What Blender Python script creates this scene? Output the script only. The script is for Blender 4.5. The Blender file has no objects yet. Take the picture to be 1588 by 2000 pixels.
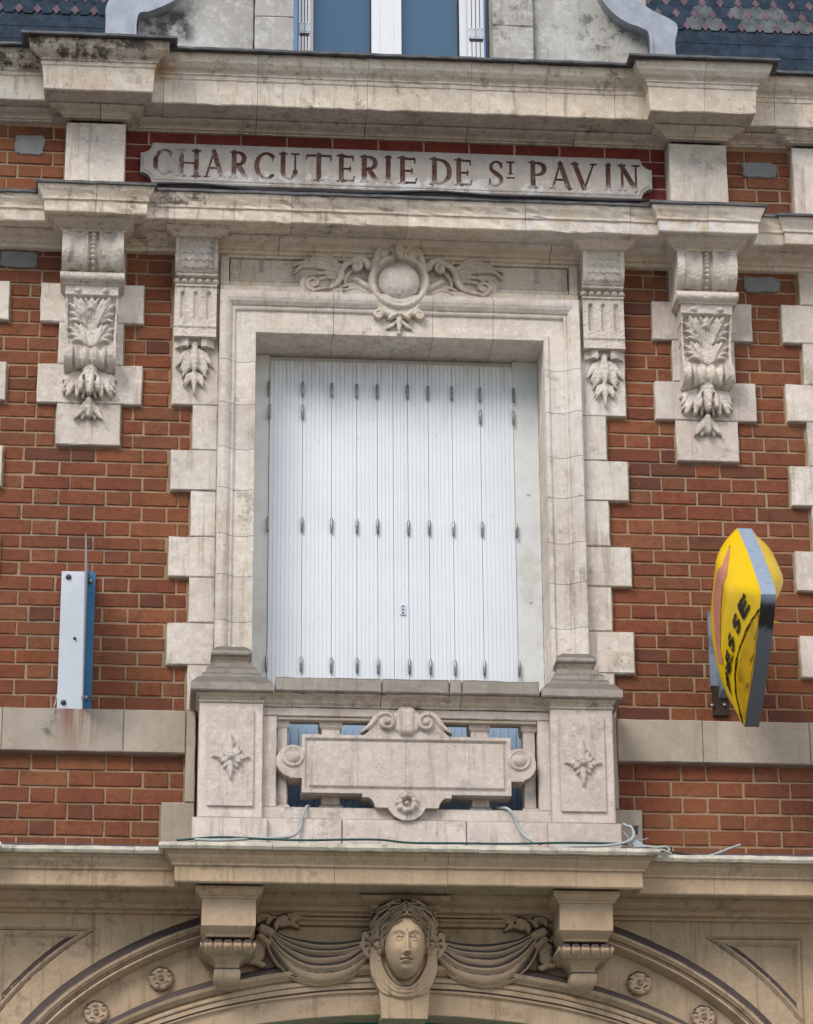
import bpy, bmesh, math, random
import numpy as np
from mathutils import Matrix, Vector, noise as mnoise
random.seed(7); rng = np.random.default_rng(7)
SC = bpy.context.scene; COL = SC.collection
PI = math.pi
# ------------------------------------------------------------------ camera
FPX = 5920.; TH, PS, RO = [math.radians(a) for a in (20.92, 5.10, -0.40)]
CAM = np.array([-1.185, -13.595, 1.6])
_f = np.array([math.sin(PS)*math.cos(TH), math.cos(PS)*math.cos(TH), math.sin(TH)])
_r = np.array([math.cos(PS), -math.sin(PS), 0.]); _u = np.cross(_r, _f)
_r, _u = _r*math.cos(RO)+_u*math.sin(RO), -_r*math.sin(RO)+_u*math.cos(RO)
cd = bpy.data.cameras.new('camera'); cam = bpy.data.objects.new('camera', cd); COL.objects.link(cam)
cam.matrix_world = Matrix(((_r[0], _u[0], -_f[0], CAM[0]), (_r[1], _u[1], -_f[1], CAM[1]), (_r[2], _u[2], -_f[2], CAM[2]), (0, 0, 0, 1)))
cd.sensor_fit = 'VERTICAL'; cd.sensor_height = 24; cd.lens = 24*FPX/2000; cd.clip_end = 500; cd.clip_start = .1
SC.camera = cam
# ------------------------------------------------------------------ light
SUN_EL, SUN_AZ = math.radians(43), math.radians(-38)      # azimuth measured from the street side (-Y) towards -X
W = bpy.data.worlds.new('World'); SC.world = W; W.use_nodes = True
wn = W.node_tree; bg = wn.nodes['Background']; sky = wn.nodes.new('ShaderNodeTexSky')
sky.sky_type = 'NISHITA'; sky.sun_disc = False; sky.sun_elevation = SUN_EL
sky.sun_rotation = math.radians(180) - SUN_AZ*-1; sky.air_density = 1.0; sky.dust_density = 1.2; sky.ozone_density = 1.0
wn.links.new(sky.outputs[0], bg.inputs[0]); bg.inputs[1].default_value = 0.095
sd = bpy.data.lights.new('sun', 'SUN'); sun = bpy.data.objects.new('sun', sd); COL.objects.link(sun)
sd.energy = 1.7; sd.angle = math.radians(28); sd.color = (1, .93, .85)
tosun = Vector((math.sin(SUN_AZ)*math.cos(SUN_EL), -math.cos(SUN_AZ)*math.cos(SUN_EL), math.sin(SUN_EL)))
sun.rotation_euler = tosun.to_track_quat('Z', 'Y').to_euler()
vs = SC.view_settings; vs.view_transform = 'Standard'; vs.look = 'None'; vs.gamma = 1; vs.exposure = 0.76; vs.use_curve_mapping = False

def at(px, py, Y=0.):
    d = _r*(px-794)+_u*(1000-py)+_f*FPX; t = (Y-CAM[1])/d[1]; p = CAM+d*t
    return float(p[0]), float(p[2])

# ------------------------------------------------------------------ materials
class NT:
    def __init__(s, name):
        m = bpy.data.materials.new(name); m.use_nodes = True; s.m = m; s.t = m.node_tree; s.b = s.t.nodes['Principled BSDF']
        g = s.n('ShaderNodeNewGeometry'); s.pos = g.outputs['Position']; s.nrm = g.outputs['Normal']
        s.oi = s.n('ShaderNodeObjectInfo').outputs['Random']
    def n(s, k, **kw):
        x = s.t.nodes.new(k)
        for a, b in kw.items(): setattr(x, a, b)
        return x
    def l(s, a, b): s.t.links.new(a, b)
    def noise(s, sc, det=3, rough=.55, stretch=None, vec=None):
        v = vec or s.pos
        if stretch:
            mp = s.n('ShaderNodeMapping'); mp.inputs['Scale'].default_value = stretch; s.l(v, mp.inputs[0]); v = mp.outputs[0]
        x = s.n('ShaderNodeTexNoise'); x.inputs['Scale'].default_value = sc; x.inputs['Detail'].default_value = det
        x.inputs['Roughness'].default_value = rough; s.l(v, x.inputs['Vector']); return x.outputs['Fac']
    def ramp(s, f, a, b, va=0., vb=1.):
        x = s.n('ShaderNodeMapRange'); x.inputs['From Min'].default_value = a; x.inputs['From Max'].default_value = b
        x.inputs['To Min'].default_value = va; x.inputs['To Max'].default_value = vb; x.interpolation_type = 'SMOOTHSTEP'
        s.l(f, x.inputs[0]); return x.outputs[0]
    def math(s, op, a, b):
        x = s.n('ShaderNodeMath', operation=op)
        for i, v in ((0, a), (1, b)):
            if hasattr(v, 'links'): s.l(v, x.inputs[i])
            else: x.inputs[i].default_value = v
        return x.outputs[0]
    def mix(s, f, a, b, mode='MIX'):
        x = s.n('ShaderNodeMix', data_type='RGBA', blend_type=mode)
        for i, v in ((0, f), (6, a), (7, b)):
            if hasattr(v, 'links'): s.l(v, x.inputs[i])
            else: x.inputs[i].default_value = v if i == 0 else (*v, 1)
        return x.outputs[2]
    def bump(s, h, dist=.004, st=.6, prev=None):
        x = s.n('ShaderNodeBump'); x.inputs['Distance'].default_value = dist; x.inputs['Strength'].default_value = st
        s.l(h, x.inputs['Height'])
        if prev: s.l(prev, x.inputs['Normal'])
        return x.outputs[0]
    def out(s, col, rough=.85, nrm=None, metal=0., spec=.3):
        for v, k in ((col, 'Base Color'), (rough, 'Roughness')):
            if hasattr(v, 'links'): s.l(v, s.b.inputs[k])
            else: s.b.inputs[k].default_value = (*v, 1) if k == 'Base Color' else v
        s.b.inputs['Metallic'].default_value = metal; s.b.inputs['Specular IOR Level'].default_value = spec
        if nrm: s.l(nrm, s.b.inputs['Normal'])
        return s.m

def stone(name, base, light, dark, rust=(.45, .27, .13), lightamt=.5, darkamt=.4, rustamt=.25, updirt=0., streak=.35, bump=.7, updcol=(.06, .05, .055), dl=.44, dh=.68, stain=False, spots=()):
    N = NT(name)
    big = N.noise(1.7, 5, .62); mid = N.noise(7, 5, .65); fine = N.noise(45, 4, .7); grit = N.noise(210, 3, .7)
    c = N.mix(N.ramp(mid, .3, .7), tuple(x*.90 for x in base), tuple(min(1, x*1.07) for x in base))
    c = N.mix(N.math('MULTIPLY', N.ramp(N.noise(24, 8, .75), .52, .58), lightamt*.55), c, light)
    c = N.mix(N.math('MULTIPLY', N.ramp(big, .42, .72), lightamt*.75), c, light)
    c = N.mix(N.math('MULTIPLY', N.ramp(N.noise(3.6, 7, .72), .52, .72), rustamt), c, rust)
    st = N.noise(1, 6, .7, stretch=(26, 26, 2.2))
    area = N.ramp(N.noise(.9, 3, .6), .38, .62, .35, 1.25)
    c = N.mix(N.math('MULTIPLY', N.math('MULTIPLY', N.ramp(st, .52, .66), area), streak), c, dark)
    c = N.mix(N.math('MULTIPLY', N.math('MULTIPLY', N.ramp(N.noise(6.5, 9, .82), .545, .64), area), darkamt), c, dark)
    c = N.mix(N.math('MULTIPLY', N.ramp(N.noise(13, 6, .6), .5, .6), .16), c, tuple(x*.72 for x in base))
    c = N.mix(N.math('MULTIPLY', N.ramp(N.noise(30, 6, .75), .61, .67), darkamt*.9), c, tuple(x*.7 for x in dark))
    c = N.mix(N.math('MULTIPLY', N.ramp(fine, .58, .72), .35), c, tuple(x*.5 for x in base))
    c = N.mix(N.math('MULTIPLY', N.ramp(grit, .45, .8), .25), c, tuple(x*.5 for x in base))
    if stain:   # rust-red run-off below the bolted metal bracket
        sx = N.n('ShaderNodeSeparateXYZ'); N.l(N.pos, sx.inputs[0]); ns = N.noise(1, 4, .6, stretch=(34, 34, 2.2))
        w_ = N.math('MULTIPLY', N.ramp(sx.outputs[0], -1.64, -1.55), N.ramp(sx.outputs[0], -1.50, -1.38, 1, 0))
        w_ = N.math('MULTIPLY', w_, N.math('MULTIPLY', N.ramp(sx.outputs[2], 5.55, 5.79, .35, 1), N.ramp(ns, .38, .62)))
        c = N.mix(N.math('MULTIPLY', w_, .75), c, (.20, .055, .045))
    for (xa, xb, za, zb_, col_, amt_, sc_, lo_, hi_) in spots:   # soiling with a place and shape of its own
        sx = N.n('ShaderNodeSeparateXYZ'); N.l(N.pos, sx.inputs[0]); fx, fz = (xb-xa)*.25, (zb_-za)*.25
        w_ = N.math('MULTIPLY', N.math('MULTIPLY', N.ramp(sx.outputs[0], xa, xa+fx), N.ramp(sx.outputs[0], xb-fx, xb, 1, 0)), N.math('MULTIPLY', N.ramp(sx.outputs[2], za, za+fz), N.ramp(sx.outputs[2], zb_-fz, zb_, 1, 0)))
        c = N.mix(N.math('MULTIPLY', N.math('MULTIPLY', w_, N.ramp(N.noise(sc_, 8, .75), lo_, hi_)), amt_), c, col_)
    v = N.ramp(N.oi, 0, 1, .90, 1.06)
    hs = N.n('ShaderNodeHueSaturation'); N.l(v, hs.inputs['Value']); N.l(c, hs.inputs['Color']); c = hs.outputs[0]
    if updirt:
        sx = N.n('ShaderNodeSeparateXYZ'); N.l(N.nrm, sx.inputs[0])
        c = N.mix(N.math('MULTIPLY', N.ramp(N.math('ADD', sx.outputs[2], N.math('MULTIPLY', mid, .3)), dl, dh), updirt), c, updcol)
    b = N.bump(N.math('ADD', N.math('MULTIPLY', fine, .7), N.math('MULTIPLY', grit, .5)), .004, bump)
    b = N.bump(N.noise(14, 4, .6), .012, bump*.5, b)
    return N.out(c, .9, b, spec=.15)
M = {}
M['white'] = stone('weathered_white_stone', (.655, .575, .49), (.81, .77, .715), (.22, .175, .13), lightamt=.9, darkamt=.5, rustamt=.25, streak=.45, updirt=.35, updcol=(.16, .14, .12))
M['buff'] = stone('buff_stone', (.66, .56, .445), (.79, .74, .66), (.15, .11, .078), spots=((-2.3, -1.05, 9.02, 9.20, (.07, .055, .045), .9, 11, .44, .56), (-1.26, -1.12, 8.98, 9.12, (.42, .25, .10), .6, 12, .40, .55), (-2.3, -1.75, 8.85, 9.0, (.62, .60, .55), .8, 13, .45, .53), (-1.3, -.9, 8.26, 8.36, (.12, .09, .07), .8, 15, .45, .55), (.3, 1.9, 8.19, 8.27, (.70, .68, .66), .8, 12, .47, .55)), lightamt=.85, darkamt=.7, rustamt=.4, streak=.38, updirt=.3, updcol=(.14, .12, .1))
M['pink'] = stone('pale_pinkish_stone', (.62, .53, .455), (.77, .72, .665), (.19, .155, .135), lightamt=.8, darkamt=.45, rustamt=.2, bump=.3, updirt=.5, updcol=(.11, .10, .095))
M['tan'] = stone('tan_painted_stone', (.475, .35, .228), (.57, .45, .32), (.16, .11, .07), (.44, .275, .145), lightamt=.5, darkamt=.5, rustamt=.15, updirt=.93, streak=.45, bump=.22, updcol=(.06, .048, .052), dl=.36, dh=.58)
M['band'] = stone('grey_buff_band_stone', (.44, .375, .295), (.52, .475, .42), (.19, .165, .15), lightamt=.3, darkamt=.22, rustamt=.22, streak=.2, bump=.35, stain=True)
M['cap'] = stone('grey_lichened_stone', (.34, .305, .26), (.46, .435, .40), (.085, .078, .066), (.33, .25, .09), lightamt=.3, darkamt=.5, rustamt=.25, updirt=.6, updcol=(.07, .068, .06))
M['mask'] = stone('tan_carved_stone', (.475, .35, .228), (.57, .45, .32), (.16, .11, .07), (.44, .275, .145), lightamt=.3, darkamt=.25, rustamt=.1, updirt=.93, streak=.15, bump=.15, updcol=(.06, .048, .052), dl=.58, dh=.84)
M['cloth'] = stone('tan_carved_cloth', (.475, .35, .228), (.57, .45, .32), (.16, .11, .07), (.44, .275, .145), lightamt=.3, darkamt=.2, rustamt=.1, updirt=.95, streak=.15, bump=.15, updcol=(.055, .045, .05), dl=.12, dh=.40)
M['plaque'] = stone('plaque_stone', (.43, .385, .34), (.53, .51, .49), (.25, .2, .17), lightamt=.35, darkamt=.15, rustamt=.1, streak=.3, bump=.5, spots=((-1.25, 1.3, 8.53, 8.645, (.66, .655, .65), .7, 8, .47, .57), (-1.3, -.3, 8.55, 8.70, (.30, .26, .24), .5, 20, .5, .6)))

def brickmat(name, cols, dark, mort):
    N = NT(name); cr = N.n('ShaderNodeValToRGB'); cr.color_ramp.interpolation = 'CONSTANT'
    e = cr.color_ramp.elements; e[0].position = 0; e[0].color = (*cols[0], 1); e[1].position = 1/len(cols); e[1].color = (*cols[1], 1)
    for i, c in enumerate(cols[2:], 2): x = e.new(i/len(cols)); x.color = (*c, 1)
    N.l(N.oi, cr.inputs[0]); c = cr.outputs[0]
    c = N.mix(N.ramp(N.noise(1.3, 4), .4, .62, 0, .5), c, cols[-1])
    c = N.mix(N.ramp(N.noise(26, 5, .7, stretch=(1, 1, 1.6)), .45, .68, 0, .5), c, tuple(x*.5 for x in cols[0]))
    c = N.mix(N.ramp(N.noise(9, 6, .75), .52, .68, 0, .6), c, dark); c = N.mix(N.ramp(N.noise(1, 5, .65, stretch=(7, 7, 1.3)), .52, .72, 0, .35), c, dark)
    c = N.mix(N.ramp(N.noise(1.1, 3, .5), .5, .66, 0, .45), c, (.26, .105, .04)); c = N.mix(N.ramp(N.noise(75, 3, .6), .62, .74, 0, .3), c, mort)
    c = N.mix(N.ramp(N.noise(20, 5, .7), .6, .7, 0, .35), c, mort)
    b = N.bump(N.noise(110, 3, .7), .003, .7); b = N.bump(N.noise(22, 3), .006, .5, b)
    return N.out(c, .85, b, spec=.2)
M['brick'] = brickmat('red_orange_brick', [(.215, .066, .033), (.235, .078, .038), (.19, .058, .033), (.245, .088, .042), (.17, .056, .033), (.22, .071, .036), (.12, .047, .032), (.23, .093, .047), (.205, .063, .033), (.19, .076, .039)], (.085, .036, .022), (.33, .20, .115))
M['frieze_brick'] = brickmat('crimson_brick', [(.17, .034, .026), (.20, .041, .03), (.145, .030, .026), (.185, .041, .031)], (.09, .022, .02), (.3, .1, .07))
def mortar():
    N = NT('sandy_mortar'); c = N.mix(N.ramp(N.noise(6, 4), .4, .62), (.35, .215, .12), (.39, .275, .18)); c = N.mix(N.ramp(N.noise(2.2, 3), .5, .62, 0, .7), c, (.30, .24, .18))
    c = N.mix(N.ramp(N.noise(80, 3, .7), .45, .75, 0, .5), c, (.2, .13, .08))
    return N.out(c, .95, N.bump(N.noise(130, 3, .7), .004, .9), spec=.1)
M['mortar'] = mortar()
def plain(name, col, rough=.5, metal=0., var=.12, bump=0., spec=.4, dirt=None, dirtamt=.3, dscale=9):
    N = NT(name); c = N.mix(N.ramp(N.noise(14, 4, .6), .35, .65), tuple(x*(1-var) for x in col), tuple(min(1, x*(1+var*.5)) for x in col))
    if dirt: c = N.mix(N.math('MULTIPLY', N.ramp(N.noise(dscale, 6, .75), .5, .7), dirtamt), c, dirt)
    return N.out(c, rough, N.bump(N.noise(60, 3), .003, bump) if bump else None, metal, spec)
M['cement'] = plain('grey_cement_patch', (.215, .22, .21), .95, bump=.8, dirt=(.16, .15, .13))
M['lead'] = plain('dark_lead_flashing', (.115, .115, .12), .55, .3, .3, .5, dirt=(.05, .045, .05), dirtamt=.6, dscale=12)
M['zinc'] = plain('grey_zinc_sheet', (.36, .39, .43), .42, .25, .12, .2, dirt=(.22, .24, .27), dirtamt=.5, dscale=5)
M['lip'] = plain('cream_painted_drip_edge', (.58, .53, .42), .6, 0, .2, .5, dirt=(.10, .08, .07), dirtamt=.75, dscale=10)
M['dksheet'] = plain('dirty_lead_sheet', (.10, .085, .105), .6, .1, .3, .7, dirt=(.33, .31, .31), dirtamt=.6, dscale=9)
M['pvc'] = plain('white_shutter_plastic', (.70, .76, .81), .42, 0, .03, 0, .35, dirt=(.55, .53, .49), dirtamt=.25, dscale=4)
M['pvcframe'] = plain('cream_white_frame', (.70, .71, .69), .55, 0, .05, 0, .3, dirt=(.45, .41, .35), dirtamt=.4, dscale=4)
M['winframe'] = plain('white_window_plastic', (.78, .80, .82), .35, 0, .02, 0, .4)
M['steel'] = plain('dull_hinge_steel', (.30, .29, .27), .38, .8, .25, 0, .5, dirt=(.12, .09, .06), dirtamt=.5, dscale=40)
M['alu'] = plain('white_coated_metal', (.60, .64, .68), .4, .1, .03, 0, .4, dirt=(.42, .45, .47), dirtamt=.2, dscale=7)
M['blue'] = plain('blue_painted_metal', (.035, .15, .27), .45, .1, .1, 0, .4, dirt=(.06, .1, .13), dirtamt=.6)
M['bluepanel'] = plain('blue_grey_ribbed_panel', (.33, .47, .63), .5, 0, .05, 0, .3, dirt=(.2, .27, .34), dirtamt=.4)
M['screw'] = plain('dark_screw', (.08, .08, .085), .5, .6)
M['yellow'] = plain('yellow_sign_plastic', (.84, .545, .0), .32, 0, .04, 0, .45, dirt=(.55, .31, .01), dirtamt=.2, dscale=6)
M['yellowshade'] = plain('shaded_grimy_yellow', (.62, .36, .005), .4, 0, .1, 0, .4, dirt=(.12, .06, .01), dirtamt=.6, dscale=9)  # shade of the downward facet put into the yellow, with dark grime
M['pinkp'] = plain('faded_pink_print', (.56, .235, .155), .4, 0, .12)
M['black'] = plain('black_print', (.022, .018, .018), .45)
M['mould'] = plain('black_grime', (.07, .05, .012), .95, 0, .4, 1., .05, dirt=(.55, .33, .01), dirtamt=1., dscale=38)
def rimmat():
    N = NT('grey_blue_sign_rim'); sx = N.n('ShaderNodeSeparateXYZ'); N.l(N.pos, sx.inputs[0]); n = N.noise(30, 5, .7)
    zz = N.math('ADD', sx.outputs[2], N.math('MULTIPLY', n, .06))
    c = N.mix(N.ramp(zz, 6.085, 6.10), (.15, .165, .185), (.30, .37, .46)); c = N.mix(N.ramp(n, .5, .72, 0, .4), c, (.13, .14, .15))
    m1 = N.math('MULTIPLY', N.ramp(zz, 5.99, 6.02), N.ramp(zz, 6.085, 6.14, 1, 0))
    c = N.mix(N.math('MULTIPLY', m1, .93), c, (.02, .019, .016))
    return N.out(c, .5, None, .1)
M['rim'] = rimmat()
M['bracket'] = plain('blue_grey_bracket_paint', (.24, .29, .36), .5, .1, .1, .3, dirt=(.03, .022, .016), dirtamt=.75, dscale=7)
M['rustdark'] = plain('rusted_black_steel', (.035, .022, .016), .9, .1, .4, 1., dirt=(.1, .06, .035), dirtamt=.6, dscale=30)
M['cable'] = plain('grey_cable_sheath', (.38, .42, .41), .5); M['gcable'] = plain('green_black_cable', (.02, .075, .06), .45); M['bcable'] = plain('black_cable', (.012, .012, .014), .4)
M['green'] = plain('dark_green_paint', (.0, .22, .17), .4, 0, .1)
M['paint'] = plain('worn_red_letter_paint', (.125, .045, .036), .85, 0, .3, .5, .1, dirt=(.40, .36, .33), dirtamt=.9, dscale=14)
def paintmat():
    N = NT('worn_red_letter_paint'); sx = N.n('ShaderNodeSeparateXYZ'); N.l(N.pos, sx.inputs[0]); c = N.mix(N.ramp(N.noise(18, 5, .7), .4, .6), (.10, .048, .036), (.14, .066, .048))
    c = N.mix(N.math('MULTIPLY', N.ramp(sx.outputs[0], -1.15, -.7, .85, .12), N.ramp(N.noise(16, 6, .75), .44, .60)), c, (.50, .46, .42))
    c = N.mix(N.math('MULTIPLY', N.ramp(sx.outputs[2], 8.59, 8.64, .8, 0), N.ramp(N.noise(9, 6, .75), .44, .54)), c, (.66, .64, .63)); return N.out(c, .9, None, spec=.1)
M['paint'] = paintmat()
def pvcmat():
    N = NT('white_shutter_plastic'); sx = N.n('ShaderNodeSeparateXYZ'); N.l(N.pos, sx.inputs[0]); c = N.mix(N.ramp(N.noise(5, 4), .35, .65), (.73, .77, .80), (.765, .795, .82))
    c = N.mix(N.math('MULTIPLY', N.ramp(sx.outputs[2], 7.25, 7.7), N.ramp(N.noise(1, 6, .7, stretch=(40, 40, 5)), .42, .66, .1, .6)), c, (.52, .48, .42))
    c = N.mix(N.ramp(N.noise(38, 5, .7), .66, .70, 0, .45), c, (.34, .30, .25)); c = N.mix(N.ramp(N.noise(1, 6, .7, stretch=(50, 50, 1.5)), .55, .7, 0, .18), c, (.5, .49, .46))
    return N.out(c, .42, None, spec=.35)
M['pvc'] = pvcmat()
M['slate'] = plain('blue_grey_slate', (.018, .034, .056), .65, 0, .35, .5, .2, dirt=(.06, .075, .09), dirtamt=.4, dscale=13)
M['slatel'] = plain('lichened_slate', (.11, .125, .13), .7, 0, .35, .6, .2, dirt=(.05, .055, .055), dirtamt=.8, dscale=22)
M['slatep'] = plain('mauve_slate', (.13, .082, .10), .65, 0, .3, .5, .3, dirt=(.11, .08, .09), dirtamt=.5, dscale=20)
M['render'] = stone('old_grey_render', (.44, .425, .385), (.68, .68, .67), (.13, .12, .10), (.45, .39, .22), lightamt=.9, darkamt=.55, rustamt=.4, streak=.3, spots=((-1.36, -1.0, 9.38, 9.62, (.07, .07, .065), .95, 9, .38, .56), (.9, 1.35, 9.38, 9.75, (.10, .095, .08), .8, 12, .48, .58)), bump=.5)
def gmat():
    N = NT('window_glass'); N.b.inputs['Roughness'].default_value = .04
    return N.out((.045, .085, .12), .05, N.bump(N.noise(1.4, 2), .02, .12), 0, 1.0)
M['glass'] = gmat(); M['glass'].node_tree.nodes['Principled BSDF'].inputs['IOR'].default_value = 1.7; M['glass'].node_tree.nodes['Principled BSDF'].inputs['Specular Tint'].default_value = (.62, .82, 1, 1)
M['asphalt'] = plain('pale_street_paving', (.20, .19, .175), .9, 0, .2, .6); M['paving'] = plain('grey_paving', (.30, .285, .26), .85, 0, .15, .4)
M['stain'] = None

# ------------------------------------------------------------------ helpers
def link(name, me, mat, parent=None, smooth=False):
    o = bpy.data.objects.new(name, me); COL.objects.link(o)
    if parent: o.parent = parent
    for m in (mat if isinstance(mat, (list, tuple)) else [mat]):
        me.materials.append(m)
    if smooth: me.polygons.foreach_set('use_smooth', [True]*len(me.polygons))
    return o
def mesh(name, vs, fs, mat, parent=None, smooth=False):
    me = bpy.data.meshes.new(name); me.from_pydata([tuple(v) for v in vs], [], fs); me.update()
    return link(name, me, mat, parent, smooth)
def tag(o, label=None, cat=None, group=None, kind=None):
    for k, v in (('label', label), ('category', cat), ('group', group), ('kind', kind)):
        if v: o[k] = v
    return o
def thing(name, label, cat, group=None):
    o = bpy.data.objects.new(name, None); COL.objects.link(o); o.empty_display_size = .05
    return tag(o, label, cat, group)
def fbm(p, s, amp):
    return amp*mnoise.noise(Vector((p[0]*s, p[1]*s, p[2]*s)))
def rough(vs, amp, s=25):
    o = []
    for p in vs:
        q = Vector((p[0]*s, p[1]*s, p[2]*s)); n = mnoise.noise_vector(q)
        o.append((p[0]+n.x*amp, p[1]+n.y*amp, p[2]+n.z*amp))
    return o
def blk(name, x0, x1, z0, z1, yf, yb, mat, parent, amp=.0022, bev=.004, seg=.05):
    """stone block with slightly worn, uneven edges; yf = front (towards the street)"""
    nx = max(1, min(40, round((x1-x0)/seg))); nz = max(1, min(40, round((z1-z0)/seg)))
    def ring(b, y):
        X0, X1, Z0, Z1 = x0+b, x1-b, z0+b, z1-b
        pts = [(X0+(X1-X0)*i/nx, y, Z0) for i in range(nx)]+[(X1, y, Z0+(Z1-Z0)*i/nz) for i in range(nz)]
        pts += [(X1-(X1-X0)*i/nx, y, Z1) for i in range(nx)]+[(X0, y, Z1-(Z1-Z0)*i/nz) for i in range(nz)]
        return pts
    A = rough(ring(bev, yf), amp*.5); B = rough(ring(0, yf+bev), amp, 31); Cc = ring(0, yb)
    n = len(A); fs = [list(range(n))]
    for k in (0, n):
        for i in range(n): j = (i+1) % n; fs.append([k+j, k+i, k+n+i, k+n+j])
    fs.append(list(range(3*n-1, 2*n-1, -1)))
    return mesh(name, A+B+Cc, fs, mat, parent)
def box(name, x0, x1, y0, y1, z0, z1, mat, parent=None, rot=None, mid=None):
    vs = [(x, y, z) for x in (x0, x1) for y in (y0, y1) for z in (z0, z1)]
    fs = [(0, 1, 3, 2), (4, 6, 7, 5), (0, 4, 5, 1), (2, 3, 7, 6), (0, 2, 6, 4), (1, 5, 7, 3)]
    return mesh(name, vs, fs, mat, parent)
def merge(name, boxes, mat, parent=None):
    V = []; F = []
    for (x0, x1, y0, y1, z0, z1) in boxes:
        k = len(V); V += [(x, y, z) for x in (x0, x1) for y in (y0, y1) for z in (z0, z1)]
        F += [tuple(k+i for i in f) for f in [(0, 1, 3, 2), (4, 6, 7, 5), (0, 4, 5, 1), (2, 3, 7, 6), (0, 2, 6, 4), (1, 5, 7, 3)]]
    return mesh(name, V, F, mat, parent)
def stack(name, xc, rings, mat, parent, yb=.05, amp=.0015, smooth=False):
    """frustum stack against the wall: rings (half width, front depth, z) from the bottom up"""
    V = []; F = []; nx = 10
    for hw, d, z in rings:
        row = [(xc-hw, yb, z), (xc-hw, -d*.5, z)]+[(xc-hw+2*hw*i/nx, -d, z) for i in range(nx+1)]+[(xc+hw, -d*.5, z), (xc+hw, yb, z)]
        V += rough(row, amp)
    n = nx+5
    for k in range(len(rings)-1):
        for i in range(n-1): a = k*n+i; F.append((a, a+1, a+n+1, a+n))
    F.append(tuple(range(n-1, -1, -1))); F.append(tuple((len(rings)-1)*n+i for i in range(n)))
    return mesh(name, V, F, mat, parent, smooth)
def sweep(parent, name, path, prof, mat, joints=(), step=.045, amp=.0022, gap=.003, chip=0., seed=0):
    """moulding profile [(out, z)] along a plan path [(x, y)], mitred, cut into blocks at x = joints"""
    st = []; n = len(path)
    nr = []
    for i in range(n-1):
        dx, dy = path[i+1][0]-path[i][0], path[i+1][1]-path[i][1]; L = math.hypot(dx, dy); nr.append((dy/L, -dx/L))
    for i in range(n):
        if i == 0: m = nr[0]
        elif i == n-1: m = nr[-1]
        else:
            a, b = nr[i-1], nr[i]; k = 1+a[0]*b[0]+a[1]*b[1]; m = ((a[0]+b[0])/k, (a[1]+b[1])/k)
        st.append((path[i], m, False))
        if i < n-1:
            a, b = path[i], path[i+1]; L = math.hypot(b[0]-a[0], b[1]-a[1]); ts = [k/max(1, round(L/step)) for k in range(1, max(1, round(L/step)))]
            cuts = []
            if abs(b[0]-a[0]) > 1e-6: cuts = [(j-a[0])/(b[0]-a[0]) for j in joints if a[0]+.02 < j < b[0]-.02]
            allt = sorted([(t, False) for t in ts if all(abs(t-c)*L > .012 for c in cuts)]+[(c, True) for c in cuts])
            for t, c in allt: st.append(((a[0]+(b[0]-a[0])*t, a[1]+(b[1]-a[1])*t), nr[i], c))
    blocks = []; cur = []
    for p, m, c in st:
        if c:
            cur.append(((p[0]-gap/2, p[1]), m)); blocks.append(cur); cur = [((p[0]+gap/2, p[1]), m)]
        else: cur.append((p, m))
    blocks.append(cur); pn = len(prof)
    for bi, b in enumerate(blocks):
        V = []; F = []; off = Vector((random.uniform(-1, 1)*.0012, random.uniform(-1, 1)*.002, random.uniform(-1, 1)*.0008))
        for p, m in b:
            row = [(p[0]+m[0]*d, p[1]+m[1]*d, z) for d, z in prof]
            row = rough(row, amp, 22)
            if chip:
                r2 = []
                for q in row:
                    c = mnoise.noise(Vector((q[0]*38+seed, q[2]*45, q[1]*9+3)))
                    k = max(0, c-.32)*chip; r2.append((q[0], q[1]+k, q[2]+k*.3))
                row = r2
            V += [(q[0], q[1]+off.y, q[2]+off.z) for q in row]
        for i in range(len(b)-1):
            for k in range(pn-1): a = i*pn+k; F.append((a, a+pn, a+pn+1, a+1))
        F.append(tuple(range(pn))); F.append(tuple((len(b)-1)*pn+k for k in range(pn-1, -1, -1)))
        mesh(name, V, F, mat, parent)
def tube(name, pts, r, mat, parent=None, seg=8):
    V = []; F = []; P = [Vector(p) for p in pts]; up = Vector((.13, .97, .2))
    for i, p in enumerate(P):
        d = (P[min(i+1, len(P)-1)]-P[max(i-1, 0)]).normalized(); a = d.cross(up).normalized(); b = d.cross(a)
        rr = r[i] if isinstance(r, (list, tuple)) else r
        for k in range(seg): t = 2*PI*k/seg; V.append(p+a*math.cos(t)*rr+b*math.sin(t)*rr)
    for i in range(len(P)-1):
        for k in range(seg): F.append((i*seg+k, i*seg+(k+1) % seg, (i+1)*seg+(k+1) % seg, (i+1)*seg+k))
    F.append(tuple(range(seg-1, -1, -1))); F.append(tuple((len(P)-1)*seg+k for k in range(seg)))
    return mesh(name, V, F, mat, parent, True)
def crom(pts, n=10):
    P = [np.array(p, float) for p in pts]
    if len(P) == 2: return [P[0]+(P[1]-P[0])*t for t in np.linspace(0, 1, n)]
    Q = [2*P[0]-P[1]]+P+[2*P[-1]-P[-2]]; out = []
    for i in range(1, len(Q)-2):
        for t in np.linspace(0, 1, n, endpoint=False):
            a, b, c, d = Q[i-1:i+3]; out.append(.5*(2*b+(c-a)*t+(2*a-5*b+4*c-d)*t*t+(3*b-a-3*c+d)*t**3))
    out.append(P[-1]); return out
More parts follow.
